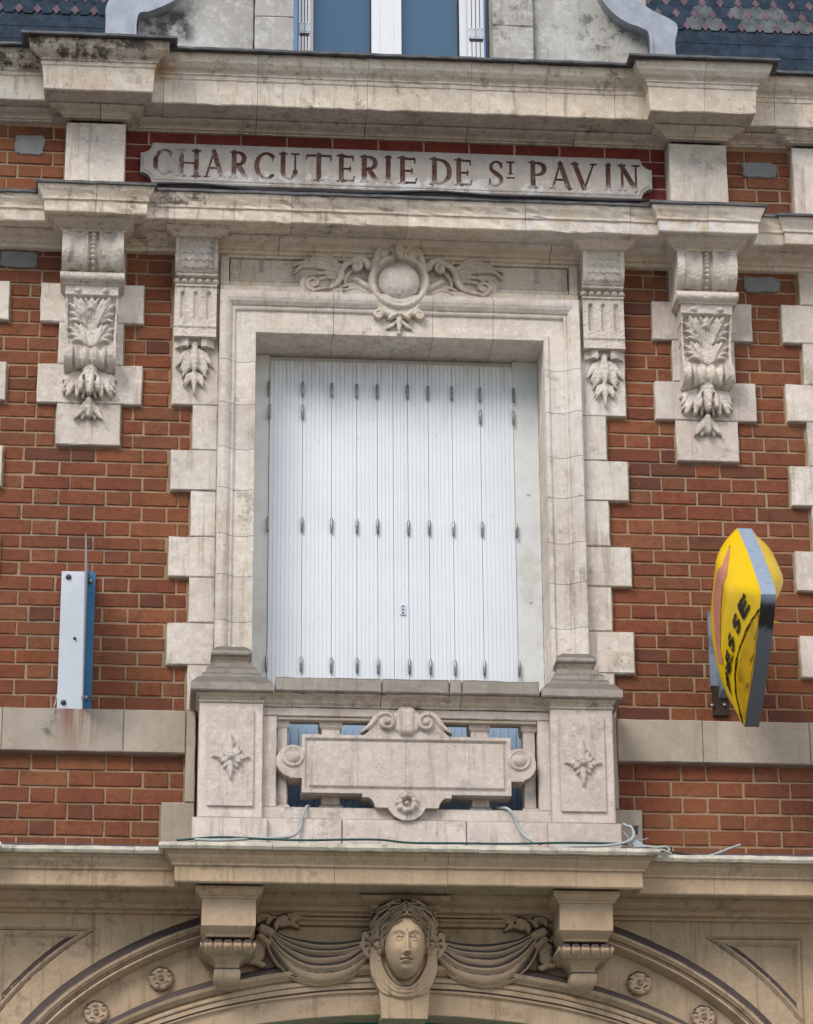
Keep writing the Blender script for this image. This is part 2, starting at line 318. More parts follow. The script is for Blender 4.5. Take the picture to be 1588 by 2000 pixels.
class Relief:
    """carving as a field of depths in front of the wall plane Y = 0, turned into a closed shell"""
    def __init__(s, x0, x1, z0, z1, res=.0034, xc=None):
        s.x0, s.z0, s.res = x0, z0, res; s.nx = int((x1-x0)/res)+2; s.nz = int((z1-z0)/res)+2
        s.X, s.Z = np.meshgrid(x0+np.arange(s.nx)*res, z0+np.arange(s.nz)*res); s.H = np.full(s.X.shape, -9.); s.xc = xc
        s.U = s.X-(xc if xc is not None else 0)
    def win(s, x0, x1, z0, z1):
        i0 = max(0, int((x0-s.x0)/s.res)); i1 = min(s.nx, int((x1-s.x0)/s.res)+2); j0 = max(0, int((z0-s.z0)/s.res)); j1 = min(s.nz, int((z1-s.z0)/s.res)+2)
        return slice(j0, max(j0, j1)), slice(i0, max(i0, i1))
    def _stroke(s, pts, r, h, lift, crease, n, sub):
        P = np.array(crom(pts, n)); k = len(P); tt = np.linspace(0, 1, k)
        f = lambda v: np.interp(tt, np.linspace(0, 1, len(v)), v) if isinstance(v, (list, tuple)) else np.full(k, float(v))
        R, Hh, L = f(r), f(h), f(lift)
        for i in range(k-1):
            a, b = P[i], P[i+1]; m = max(R[i], R[i+1]); w = s.win(min(a[0], b[0])-m, max(a[0], b[0])+m, min(a[1], b[1])-m, max(a[1], b[1])+m)
            X, Z = s.X[w], s.Z[w]
            if X.size == 0: continue
            d = b-a; L2 = max(1e-9, d@d); t = np.clip(((X-a[0])*d[0]+(Z-a[1])*d[1])/L2, 0, 1)
            rr = R[i]+(R[i+1]-R[i])*t; q = np.hypot(X-a[0]-t*d[0], Z-a[1]-t*d[1])/np.maximum(rr, 1e-5)
            pr = np.sqrt(np.clip(1-q*q, 0, 1)); hh = Hh[i]+(Hh[i+1]-Hh[i])*t
            if crease: pr = pr-crease*np.exp(-(q/.22)**2)
            if sub:
                s.H[w] = np.where((q < 1) & (s.H[w] > -5), s.H[w]-np.where(q < 1, pr*hh, 0)*1.0, s.H[w]) if False else np.where((q < 1) & (s.H[w] > -5), np.minimum(s.H[w], s.B[w]-pr*hh), s.H[w])
            else: s.H[w] = np.where(q < 1, np.maximum(s.H[w], L[i]+pr*hh), s.H[w])
    def stroke(s, pts, r, h, lift=0., crease=0., n=9, sym=False):
        s._stroke(pts, r, h, lift, crease, n, False)
        if sym: s._stroke([(2*s.xc-p[0], p[1]) for p in pts], r, h, lift, crease, n, False)
    def groove(s, pts, r, h, n=8, sym=False):
        s.B = s.H.copy(); s._stroke(pts, r, h, 0, 0, n, True)
        if sym: s.B = s.H.copy(); s._stroke([(2*s.xc-p[0], p[1]) for p in pts], r, h, 0, 0, n, True)
    def dome(s, x, z, rx, rz, h, lift=0., sym=False, p=.5, add=False):
        for xx in ((x, 2*s.xc-x) if sym else (x,)):
            w = s.win(xx-rx, xx+rx, z-rz, z+rz); q = ((s.X[w]-xx)/rx)**2+((s.Z[w]-z)/rz)**2
            v = h*np.clip(1-q, 0, 1)**p
            if add: s.H[w] = np.where((q < 1) & (s.H[w] > -5), s.H[w]+v, s.H[w])
            else: s.H[w] = np.where(q < 1, np.maximum(s.H[w], lift+v), s.H[w])
    def ring(s, x, z, r, w_, h, lift=0., el=1.):
        q = np.abs(np.hypot(s.X-x, (s.Z-z)/el)-r)/w_; s.H = np.where(q < 1, np.maximum(s.H, lift+h*np.sqrt(np.clip(1-q*q, 0, 1))), s.H)
    def gauss(s, x, z, sx, sz, h, sym=False):
        for xx in ((x, 2*s.xc-x) if sym else (x,)):
            s.H = np.where(s.H > -5, s.H+h*np.exp(-((s.X-xx)/sx)**2-((s.Z-z)/sz)**2), s.H)
    def spiral(s, x, z, r, r1, turns, a0, w0, w1, h, lift, cw=1, sym=False, eye=True):
        k = int(14*turns)+2; P = []
        for i in range(k): t = i/(k-1); a = a0+cw*2*PI*turns*t; rr = r+(r1-r)*t; P.append((x+rr*math.cos(a), z+rr*math.sin(a)))
        s.stroke(P, (w0, w1), (h, h*.9), lift, 0, 3, sym)
        if eye: s.dome(x, z, r1*.9+w1, r1*.9+w1, h*1.1, lift, sym)
        return P[0]
    def fill(s, mask, val): s.H = np.where(mask, np.maximum(s.H, val), s.H)
    def setm(s, mask, val): s.H = np.where(mask & (s.H > -5), val, s.H)
    def build(s, name, mat, parent, back=.0, ymat=None, wear=.0012):
        nz, nx = s.H.shape
        if wear:
            n = rng.normal(size=(nz//3+3, nx//3+3)); n = np.kron(n, np.ones((3, 3)))[:nz, :nx]
            for _ in range(2): n = (n+np.roll(n, 1, 0)+np.roll(n, 1, 1)+np.roll(n, -1, 0)+np.roll(n, -1, 1))/5
            s.H = s.H+n*wear
        ok = s.H > -5; cell = ok[:-1, :-1] & ok[1:, :-1] & ok[:-1, 1:] & ok[1:, 1:]
        use = np.zeros_like(ok); use[:-1, :-1] |= cell; use[1:, :-1] |= cell; use[:-1, 1:] |= cell; use[1:, 1:] |= cell
        idx = -np.ones(ok.shape, int); idx[use] = np.arange(use.sum()); V = np.stack([s.X[use], -s.H[use], s.Z[use]], 1)
        j, i = np.nonzero(cell); F = np.stack([idx[j, i], idx[j, i+1], idx[j+1, i+1], idx[j+1, i]], 1)
        cp = np.pad(cell, 1); E = []
        for dj, di, a, b in ((-1, 0, (0, 0), (0, 1)), (1, 0, (1, 1), (1, 0)), (0, -1, (1, 0), (0, 0)), (0, 1, (0, 1), (1, 1))):
            m = ~cp[j+1+dj, i+1+di]; jj, ii = j[m], i[m]; E.append(np.stack([idx[jj+a[0], ii+a[1]], idx[jj+b[0], ii+b[1]]], 1))
        E = np.concatenate(E); un = np.unique(E); mp = -np.ones(len(V), int); mp[un] = np.arange(len(un))+len(V)
        B = V[un].copy(); B[:, 1] = back; T = V[un].copy()
        # skirt uses its own copy of the top edge so that smooth shading does not bleed round it
        mt = mp; mb = -np.ones(len(V), int); mb[un] = np.arange(len(un))+len(V)+len(un)
        S = np.stack([mt[E[:, 1]], mt[E[:, 0]], mb[E[:, 0]], mb[E[:, 1]]], 1)
        V = np.concatenate([V, T, B]); nf = len(F); FF = np.concatenate([F, S])
        me = bpy.data.meshes.new(name); me.vertices.add(len(V)); me.vertices.foreach_set('co', V.ravel())
        me.loops.add(FF.size); me.loops.foreach_set('vertex_index', FF.ravel().astype(np.int32)); me.polygons.add(len(FF))
        me.polygons.foreach_set('loop_start', np.arange(0, FF.size, 4, dtype=np.int32))
        try: me.polygons.foreach_set('loop_total', np.full(len(FF), 4, np.int32))
        except Exception: pass
        me.update(calc_edges=True)
        sm = np.zeros(len(FF), bool); sm[:nf] = True; me.polygons.foreach_set('use_smooth', sm)
        o = link(name, me, mat, parent)
        if ymat is not None:
            mi = np.zeros(len(FF), np.int32); mi[:nf] = ymat[j, i].astype(np.int32); me.polygons.foreach_set('material_index', mi)
        return o
# ================================================================== SETTING
tag(box('ground', -60, 60, -60, 60, -.3, -.02, M['asphalt']), 'grey street ground in front of the building', None, None, 'structure')
tag(box('pavement', -14, 14, -2.6, .3, -.02, .12, M['paving']), 'grey pavement running along the foot of the facade', None, None, 'structure')
# masonry core behind the facing
core = merge('wall', [(-3.2, -.725, .03, .45, 4.9, 8.42), (.725, 3.2, .03, .45, 4.9, 8.42), (-.725, .725, .27, .45, 7.73, 8.42), (-3.2, 3.2, .1, .45, 8.42, 9.12), (-.725, .725, .27, .45, 5.18, 7.73),
                      (-.725, .725, -.02, .45, 4.9, 5.18), (-3.2, -2.75, .1, .45, .1, 4.9), (2.75, 3.2, .1, .45, .1, 4.9)], M['mortar'])
tag(core, 'masonry core of the facade behind its brick and stone', None, None, 'structure')

# ================================================================== BRICKWORK
def brick_mesh(kind):
    V = []; hx, hz = .5, .5
    def ring(bx, bz, y, j):
        p = [(-hx+bx, -hz+bz), (0, -hz+bz), (hx-bx, -hz+bz), (hx-bx, 0), (hx-bx, hz-bz), (0, hz-bz), (-hx+bx, hz-bz), (-hx+bx, 0)]
        return [(x+random.uniform(-j, j)*(.3 if kind else .6), y+random.uniform(-.001, .001), z+random.uniform(-j, j)) for x, z in p]
    b = .016 if kind else .034
    A = ring(b, .05, 0, .022); B = ring(0, 0, .005, .02); Cc = [(x, .05, z) for x, y, z in B]
    F = [tuple(range(8))]
    for k in (0, 8):
        for i in range(8): j = (i+1) % 8; F.append((k+j, k+i, k+8+i, k+8+j))
    me = bpy.data.meshes.new('brick'); me.from_pydata(A+B+Cc, [], F); me.update(); return me
def brick_sets(mat):
    s = [brick_mesh(1) for _ in range(7)], [brick_mesh(0) for _ in range(5)]
    for g in s:
        for me in g: me.materials.append(mat)
    return s
BR = brick_sets(M['brick']); FBR = brick_sets(M['frieze_brick'])
def rows_of(anch, per=3):
    out = []
    for a, b in zip(anch[:-1], anch[1:]):
        n = max(1, round(abs(b-a)/.0727)); out += [(a+(b-a)*i/n, a+(b-a)*(i+1)/n) for i in range(n)]
    return out
def brickwork(parent, rows, spans, phase, yface, sets, bond='flemish', x0=-2.5, x1=2.5, par0=0, J=.010):
    """rows [(z0, z1)] bottom up; spans(z) -> free intervals; every brick its own object, sharing meshes"""
    for ri, (z0, z1) in enumerate(rows):
        iv = spans((z0+z1)/2); bs = []; sh = (ri+par0) % 2
        if bond == 'flemish':
            per = .345; k0 = int((x0-phase)/per)-2
            for k in range(k0, k0+int((x1-x0)/per)+5):
                c = phase+k*per+sh*per/2; bs += [(c-.1125, c+.1125), (c+.1125, c+.2325)]
        else:
            per = .232; k0 = int((x0-phase)/per)-2
            for k in range(k0, k0+int((x1-x0)/per)+5): c = phase+k*per+sh*per/2; bs.append((c-per/2, c+per/2))
        for a, b in iv:
            cur = []
            for p, q in bs:
                p2, q2 = max(p, a), min(q, b)
                if q2-p2 > .012: cur.append([p2, q2])
            if len(cur) > 1 and cur[0][1]-cur[0][0] < .035: cur[1][0] = cur[0][0]; cur.pop(0)
            if len(cur) > 1 and cur[-1][1]-cur[-1][0] < .035: cur[-2][1] = cur[-1][1]; cur.pop()
            for p, q in cur:
                if q < x0 or p > x1: continue
                w = q-p-J; h = z1-z0-J*.95
                o = bpy.data.objects.new('brick', random.choice(sets[0] if w > .14 else sets[1])); COL.objects.link(o); o.parent = parent
                o.location = ((p+q)/2+random.uniform(-.0015, .0015), yface+random.uniform(-.0025, .002), (z0+z1)/2+random.uniform(-.0012, .0012))
                o.scale = (w, 1, h); o.rotation_euler = (random.uniform(-.004, .004), random.uniform(-.005, .005), random.uniform(-.004, .004))
def bed(parent, x0, x1, z0, z1, y=.0055, yb=.03, mat=None):
    nx, nz = int((x1-x0)/.03)+1, int((z1-z0)/.03)+1; V = []; F = []
    for j in range(nz+1):
        for i in range(nx+1):
            x, z = x0+(x1-x0)*i/nx, z0+(z1-z0)*j/nz; V.append((x, y+fbm((x, 0, z), 19, .0022), z))
    for j in range(nz):
        for i in range(nx): a = j*(nx+1)+i; F.append((a, a+1, a+nx+2, a+nx+1))
    k = len(V); V += [(x0, yb, z0), (x1, yb, z0), (x1, yb, z1), (x0, yb, z1)]; F.append((k+3, k+2, k+1, k))
    return mesh('mortar_bed', V, F, mat or M['mortar'], parent)
QZ = [5.785, 6.012, 6.222, 6.45, 6.655, 6.89, 7.10, 7.335, 7.535, 7.758, 7.967]
def cut(iv, a, b):
    out = []
    for p, q in iv:
        if b <= p or a >= q: out.append((p, q)); continue
        if a > p: out.append((p, a))
        if b < q: out.append((b, q))
    return out
def side_spans(sg):
    def f(z):
        inner = 1.012
        for a, b, w in ((7.335, 8.3, 1.112), (6.89, 7.10, 1.110), (6.45, 6.655, 1.110), (6.012, 6.222, 1.110), (5.0, 5.34, 1.118)):
            if a < z < b: inner = w
        if 5.34 < z < 5.6: inner = 1.010
        outer = 2.008
        for a, b in ((7.758, 7.967), (7.335, 7.535), (6.89, 7.10), (6.45, 6.655), (6.012, 6.222)):
            if a < z < b: outer = 1.914
        iv = [(inner+.006, outer-.006)]
        if 7.758 < z < 7.967 or 7.325 < z < 7.535: iv = cut(iv, 1.2580, 1.7600)
        elif 7.535 < z < 8.3: iv = cut(iv, 1.350, 1.668)
        elif 7.11 < z <= 7.325: iv = cut(iv, 1.352, 1.668)
        return iv if sg > 0 else [(-q, -p) for p, q in iv][::-1]
    return f
Zc = [5.785, 6.012, 6.222, 6.45, 6.655, 6.89, 7.108, 7.330, 7.535, 7.758, 7.967, 8.195]
for sg, nm, ph, pr in ((-1, 'left', -1.53, 0), (1, 'right', 1.51, 0)):
    w = thing('brick_wall', 'tall red brick wall %s of the shuttered window, between string course and upper cornice' % nm, 'brick wall')
    bed(w, *((1.0, 2.03) if sg > 0 else (-2.03, -1.0)), 5.78, 8.20)
    brickwork(w, rows_of(Zc), side_spans(sg), ph, 0., BR, par0=0)
    if sg < 0: patches = [((0, 490), (72, 524))]
    else: patches = [((1452, 541), (1524, 573))]
    def patch(w, p, y=0.):
        (a, b), (c, d) = p; x0, z1 = at(a, b, y); x1, z0 = at(c, d, y); P = []
        for k in range(40):
            t = 2*PI*k/40; ex = abs(math.cos(t))**.35*(1 if math.cos(t) > 0 else -1); ez = abs(math.sin(t))**.35*(1 if math.sin(t) > 0 else -1)
            j = 1+.12*mnoise.noise(Vector((ex*3+a, ez*3, 1.3)))+.10*mnoise.noise(Vector((ex*9+a, ez*9, 4.3))); P.append(((x0+x1)/2+ex*(x1-x0)/2*j, (z0+z1)/2+ez*(z1-z0)/2*j))
        V = [(x, y-.006, z) for x, z in P]+[(x, y+.02, z) for x, z in P]
        V2 = [((x-(x0+x1)/2)*.93+(x0+x1)/2, y-.010, (z-(z0+z1)/2)*.9+(z0+z1)/2) for x, z in P]
        V = V2+V; F = [tuple(range(39, -1, -1))[::-1]]
        for o_ in (0, 40):
            for k in range(40): q = (k+1) % 40; F.append((o_+q, o_+k, o_+40+k, o_+40+q))
        return mesh('cement_patch', V, F, M['cement'], w)
    for p in patches: patch(w, p)
    w2 = thing('brick_wall', 'low red brick wall %s of the balcony, below the string course' % nm, 'brick wall')
    bed(w2, *((1.0, 2.3) if sg > 0 else (-2.3, -1.0)), 5.12, 5.585)
    brickwork(w2, rows_of([5.105, 5.576]) , lambda z, s=sg: ([(1.016 if z > 5.34 else 1.124, 2.02 if z < 5.32 else 2.3)] if s > 0 else [(-2.3, -1.016 if z > 5.34 else -1.124)]), ph+.04, 0., BR, par0=1)
    w3 = thing('brick_wall', 'small red brick panel with a grey cement patch, outside the %s pilaster' % nm, 'brick wall')
    bed(w3, *((1.6, 2.03) if sg > 0 else (-2.3, -1.6)), 8.34, 8.87)
    brickwork(w3, rows_of([8.33, 8.84]), lambda z, s=sg: ([(1.672, 2.006)] if s > 0 else [(-2.3, -1.672)]), ph+.03, 0., BR, par0=0)
    patch(w3, ((30, 264), (86, 304)) if sg < 0 else ((1448, 317), (1516, 349)))
w = thing('brick_wall', 'dark crimson brick frieze behind the carved name plaque', 'brick wall')
bed(w, -1.38, 1.38, 8.44, 8.90, .0655, .1, plain('pale_frieze_mortar', (.42, .29, .22), .9, bump=.6))
fr = rows_of([8.405, 8.865]); brickwork(w, fr, lambda z: [(-1.374, 1.374)], .02, .06, FBR, 'stretcher', par0=(len(fr)+1) % 2)

# ================================================================== UPPER CORNICE, PILASTERS, NAME PLAQUE
XE = 2.7
uc = thing('stone_cornice', 'deep weathered upper stone cornice with two projecting breaks under the dormer window', 'cornice')
pathU = [(-XE, -.08), (-1.685, -.08), (-1.685, -.20), (-1.335, -.20), (-1.335, -.10), (1.335, -.10), (1.335, -.20), (1.685, -.20), (1.685, -.08), (XE, -.08)]
def rel(prof, d0): return [(d-d0, z) for d, z in prof]
U = rel([(-.05, 9.165), (.0, 9.155), (.272, 9.140), (.272, 9.128), (.270, 9.112), (.262, 9.092), (.242, 9.072), (.222, 9.062), (.216, 9.055), (.216, 9.046), (.209, 9.042), (.206, 9.024), (.200, 9.019), (.196, 8.95), (.192, 8.898), (.188, 8.893), (.178, 8.893), (.174, 8.902), (-.05, 8.904)], .10)
sweep(uc, 'stone_block', pathU, U, M['buff'], joints=(-2.2, -1.19, -.72, -.17, .35, .73, 1.08, 1.52, 1.9, 2.3), chip=.02, amp=.003, gap=.0018)
sweep(uc, 'lead_flashing', pathU, rel([(.0, 9.174), (.30, 9.154), (.308, 9.150), (.308, 9.138), (.302, 9.135), (.296, 9.136), (.288, 9.1415), (.0, 9.157)], .10), M['lead'], joints=(-1.9, -.9, .2, 1.0, 1.9), amp=.0032, gap=.001)
bm_ = thing('bed_moulding', 'cyma bed moulding wrapping the pilaster heads beneath the upper cornice', 'moulding')
pathB = [(-XE, 0.0), (-2.01, 0.), (-2.01, -.06), (-1.99, -.06), (-1.99, 0), (-1.668, 0.), (-1.668, -.06), (-1.372, -.06), (-1.372, .055), (1.372, .055), (1.372, -.06), (1.668, -.06), (1.668, 0), (2.0, 0), (2.0, -.06), (XE, -.06)]
BMp = [(-.02, 8.902), (.085, 8.901), (.088, 8.895), (.083, 8.888), (.068, 8.883), (.050, 8.880), (.036, 8.876), (.028, 8.871), (.027, 8.865), (.014, 8.863), (.011, 8.857), (-.02, 8.856)]
pathB = [p for i, p in enumerate(pathB) if i not in (1, 2, 3, 4)]
sweep(bm_, 'stone_block', pathB, BMp, M['buff'], joints=(-1.5, -.72, -.17, .35, .9, 1.5), amp=.0018, chip=.02)
for sg, nm in ((-1, 'left'), (1, 'right')):
    p = thing('stone_pilaster', 'plain pale stone pilaster %s of the name plaque' % nm, 'pilaster')
    xc = sg*1.52; blk('shaft', xc-.147, xc+.147, 8.33, 8.835, -.060, .12, M['white'], p)
p = thing('stone_pilaster', 'partly visible stone pilaster cut by the right edge of the photo', 'pilaster')
blk('shaft', 2.006, 2.36, 8.33, 8.835, -.060, .1, M['white'], p); blk('raised_panel', 2.055, 2.30, 8.40, 8.72, -.085, -.05, M['white'], p)
# --- name plaque: engraved roman capitals
pl = thing('name_plaque', 'long pale stone plaque with concave corners engraved CHARCUTERIE DE ST PAVIN', 'plaque')
Rp = Relief(-1.31, 1.31, 8.53, 8.83, .003)
px0, px1, pz0, pz1 = -1.297, 1.297, 8.553, 8.780
zt = pz1; ins = (np.abs(Rp.X) < 1.297) & (Rp.Z > pz0) & (Rp.Z < zt)
cr = np.minimum(np.hypot(np.abs(Rp.X)-1.297, Rp.Z-zt), np.hypot(np.abs(Rp.X)-1.297, Rp.Z-pz0)); ins &= cr > .058
ed = np.minimum(np.minimum(1.297-np.abs(Rp.X), np.minimum(zt-Rp.Z, Rp.Z-pz0)), cr-.058)
Rp.fill(ins, -.022+np.clip(ed/.012, 0, 1)*.006)
Rp.H = np.where(ins & (ed < .016) & (ed > .010), Rp.H-.003, Rp.H)
Rp.H = np.where(ins & (ed > .016), -.014, Rp.H)
ink = np.zeros(Rp.H.shape, bool)
def cut_stroke(a, b, w):
    global ink
    a = np.array(a); b = np.array(b); d = b-a; L2 = max(d@d, 1e-9); win = Rp.win(min(a[0], b[0])-w, max(a[0], b[0])+w, min(a[1], b[1])-w, max(a[1], b[1])+w)
    X, Z = Rp.X[win], Rp.Z[win]; t = np.clip(((X-a[0])*d[0]+(Z-a[1])*d[1])/L2, 0, 1); q = np.hypot(X-a[0]-t*d[0], Z-a[1]-t*d[1])/(w/2)
    Rp.H[win] = np.where(q < 1, np.minimum(Rp.H[win], -.014-.009*np.clip(1-q, 0, 1)-.003), Rp.H[win]); ink[win] |= q < 1.0
TK, TN = .19, .075   # thick and thin stroke, fraction of the cap height
def glyph(ch):
    """width, strokes (x0,z0,x1,z1,w) in units of the cap height"""
    S = []
    def v(x, w=TK, z0=0, z1=1, s0=1, s1=1):
        S.append((x, z0, x, z1, w))
        for f, z in ((s0, z0), (s1, z1)):
            if f: S.append((x-.17, z, x+.17, z, .05))
    def arc(cx, cz, rx, rz, a0, a1, n=14, thick=lambda a: TN+(TK-TN)*abs(math.cos(a))):
        P = [(cx+rx*math.cos(a), cz+rz*math.sin(a), thick(a)) for a in np.radians(np.linspace(a0, a1, n))]
        for p, q in zip(P[:-1], P[1:]): S.append((p[0], p[1], q[0], q[1], (p[2]+q[2])/2))
    if ch == 'C': arc(.48, .5, .42, .49, 48, 312, 20); S.append((.77, .72, .77, .95, .05)); w = .8
    elif ch == 'H': v(.14); v(.74); S.append((.14, .52, .74, .52, TN)); w = .88
    elif ch in 'AV':
        f = (lambda z: z) if ch == 'A' else (lambda z: 1-z)
        S.append((.06, f(0), .42, f(1), TN if ch == 'A' else TK)); S.append((.42, f(1), .80, f(0), TK if ch == 'A' else TN))
        if ch == 'A': S.append((.18, .35, .67, .35, TN))
        S += [(-.06, f(0), .18, f(0), .05), (.66, f(0), .94, f(0), .05)]; w = .88
        if ch == 'V': S[-2:] = [(-.08, 1, .2, 1, .05), (.68, 1, .92, 1, .05)]
    elif ch in 'RP':
        v(.14); arc(.36, .75, .30, .235, 90, -90, 12); S += [(.14, .985, .36, .985, TN), (.14, .515, .36, .515, TN)]; w = .66
        if ch == 'R': S += [(.36, .5, .74, .02, TK), (.68, .0, .86, .0, .05)]; w = .82
    elif ch == 'U': v(.16, z0=.3, s0=0); v(.70, TN, z0=.3, s0=0); arc(.43, .3, .27, .3, 180, 360, 12); w = .86
    elif ch == 'T': v(.42, s1=0); S += [(.04, .97, .80, .97, TN), (.05, .98, .01, .82, .05), (.79, .98, .83, .82, .05)]; w = .84
    elif ch == 'E': v(.14); S += [(.14, .97, .60, .97, TN), (.14, .5, .50, .5, TN), (.14, .03, .62, .03, TN), (.59, .98, .61, .82, .05), (.5, .6, .5, .4, .05), (.62, .02, .66, .2, .05)]; w = .66
    elif ch == 'I': v(.18); w = .36
    elif ch == 'D': v(.14); arc(.34, .5, .42, .47, 90, -90, 18); S += [(.14, .97, .34, .97, TN), (.14, .03, .34, .03, TN)]; w = .82
    elif ch == 'S':
        P = crom([(.56, .80), (.46, .95), (.30, .975), (.12, .85), (.14, .64), (.34, .5), (.54, .34), (.54, .12), (.34, .01), (.14, .04), (.05, .22)], 5)
        k = len(P)
        for i in range(k-1): t = i/k; S.append((*P[i], *P[i+1], TN+(TK-TN)*max(0, 1-abs(t-.5)*3.2)))
        S += [(.57, .74, .58, .95, .05), (.05, .28, .04, .06, .05)]; w = .64
    elif ch == 'N': v(.12, TN); v(.78, TN, s0=0); S.append((.10, .98, .78, .0, TK)); w = .9
    return w, S
# each capital placed where the photo shows it: (char, left px, right px)
LET = [('C', 299, 334), ('H', 345, 391), ('A', 398, 438), ('R', 450, 484), ('C', 497, 534), ('U', 545, 584), ('T', 598, 647), ('E', 658, 692), ('R', 704, 741), ('I', 752, 764), ('E', 777, 813),
       ('D', 840, 882), ('E', 888, 921), ('S', 956, 982), ('t', 990, 1004), ('P', 1033, 1067), ('A', 1074, 1116), ('V', 1116, 1165), ('I', 1183, 1193), ('N', 1208, 1249)]
for ch, a, b in LET:
    pm = (a+b)/2; yc = 320+(pm-316)*.0305+.0; yb_ = yc+26
    xa, _ = at(a, yc, .014); xb, _ = at(b, yc, .014); zb, zh = 8.594, .143
    if ch == 't':
        for s_ in ((xa, 8.733, xb, 8.733, .008), ((xa+xb)/2, 8.733, (xa+xb)/2, 8.668, .012), ((xa+xb)/2-.012, 8.668, (xa+xb)/2+.012, 8.668, .006), (xa, 8.645, xb, 8.645, .007)): cut_stroke(s_[:2], s_[2:4], s_[4])
        continue
    w_, S = glyph(ch); xs = [min(s[0], s[2])-(s[4]/2 if s[0] == s[2] else 0) for s in S]; xe = [max(s[0], s[2])+(s[4]/2 if s[0] == s[2] else 0) for s in S]
    lo, hi = min(xs), max(xe); k = (xb-xa)/(hi-lo)
    for s in S: cut_stroke((xa+(s[0]-lo)*k, zb+s[1]*zh), (xa+(s[2]-lo)*k, zb+s[3]*zh), max(s[4]*zh*.90, .0062))
j, i = np.indices((Rp.H.shape[0], Rp.H.shape[1])); ik = ink
Rp.build('engraved_slab', [M['plaque'], M['paint']], pl, back=.07, ymat=ik, wear=.0005)
blk('sill', -1.262, 1.262, 8.505, 8.545, .045, .09, M['cap'], pl)

# ================================================================== SECOND CORNICE
c2 = thing('stone_cornice', 'lower stone cornice over the window and its consoles, edged with dark lead', 'cornice')
pathC = [(-XE, -.2), (-2.10, -.2), (-2.10, -.215), (-2.04, -.215)] and [(-XE, -.13), (-1.665, -.13), (-1.665, -.245), (-1.34, -.245), (-1.34, -.20), (1.34, -.20), (1.34, -.245), (1.665, -.245), (1.665, -.13), (1.99, -.13), (1.99, -.15), (XE, -.15)]
C2 = rel([(.0, 8.372), (.17, 8.362), (.318, 8.340), (.318, 8.330), (.312, 8.314), (.302, 8.296), (.296, 8.282), (.295, 8.268), (.287, 8.264), (.286, 8.238), (.285, 8.209), (.281, 8.204), (.268, 8.204), (.264, 8.213), (.0, 8.215)], .20)
C2 = [(max(d, -.12), z) for d, z in C2]
sweep(c2, 'stone_block', pathC, C2, M['buff'], joints=(-2.1, -1.5, -1.12, -.55, .02, .6, 1.12, 1.5, 1.9, 2.2), chip=.025, seed=5, amp=.0032, gap=.0018)
sweep(c2, 'lead_flashing', pathC, rel([(-.0, 8.386), (.318, 8.357), (.330, 8.352), (.330, 8.339), (.321, 8.337), (.316, 8.341), (.0, 8.366)], .20), M['lead'], joints=(-1.3, -.4, .75, 1.3, 1.9), amp=.004, gap=.001)
# long drooping cable along the lead
tag(tube('black_cable', [(x, -.325-.012*math.sin(x*3.1), 8.366+.006*math.sin(x*5.3+1)+.004*math.sin(x*11)) for x in np.linspace(-1.24, 1.2, 90)], .0085, M['bcable']),
    'thin black cable lying along the lead edge below the name plaque', 'cable')
b2 = thing('bed_moulding', 'stepped bed moulding between the lower cornice and the window panel', 'moulding')
pathD = [(-XE, .0), (-1.69, .0), (-1.112, .0), (-1.10, -.01), (1.10, -.01), (1.112, 0), (XE, .0)]
sweep(b2, 'stone_block', [(-XE, .0), (XE, .0)], [(-.02, 8.214), (.125, 8.2125), (.118, 8.200), (.098, 8.190), (.072, 8.184), (.060, 8.178), (.058, 8.168), (.042, 8.164), (.040, 8.150), (.032, 8.146), (-.02, 8.145)], M['buff'], joints=(-1.5, -.6, .1, .75, 1.5), amp=.002, chip=.02)

# ================================================================== WINDOW SURROUND
ws = thing('window_surround', 'pale stone window surround with toothed quoins and moulded frame round the shutters', 'window surround')
quo = [(7.10, 7.335, 1.010), (6.89, 7.10, 1.110), (6.655, 6.89, 1.010), (6.45, 6.655, 1.110), (6.222, 6.45, 1.010), (6.012, 6.222, 1.110), (5.785, 6.012, 1.010)]
FP = [(0, -.24), (0, .050), (.003, .057), (.020, .058), (.026, .052), (.029, .045), (.100, .045), (.103, .056), (.110, .060), (.118, .056), (.122, .066), (.134, .078), (.148, .086), (.160, .088), (.174, .088), (.179, .080), (.180, .03), (.180, -.02)]
def jamb(sg, z0, z1, topmitre=False):
    rows = max(2, int((z1-z0)/.04)); V = []; F = []; pn = len(FP); G = .0012
    for k in range(rows+1):
        row = []
        for e, d in FP:
            zt_ = 7.715+1.22*e if topmitre else z1-G
            z = z0+G+(zt_-z0-G)*k/rows; row.append((sg*(.708+e), -d, z))
        V += rough(row, .0020, 24)
    for k in range(rows):
        for q in range(pn-1): a = k*pn+q; f = (a, a+1, a+pn+1, a+pn); F.append(f if sg > 0 else f[::-1])
    for base in (0, rows*pn): F.append(tuple(range(base, base+pn)))
    mesh('frame_jamb', V, F, M['white'], ws)
for sg in (-1, 1):
    for z0, z1, xo in quo:
        a, b = (.8885, xo) if sg > 0 else (-xo, -.8885)
        blk('quoin', a, b, z0+.0012, z1-.0012, -.030+random.uniform(-.003, .002), .2, M['white'], ws, amp=.0035, bev=.005)
        jamb(sg, z0, z1)
    jamb(sg, 7.335, 7.56); jamb(sg, 7.56, 7.715, True)
cuts_ = [-.708, -.33, .16, .46, .708]
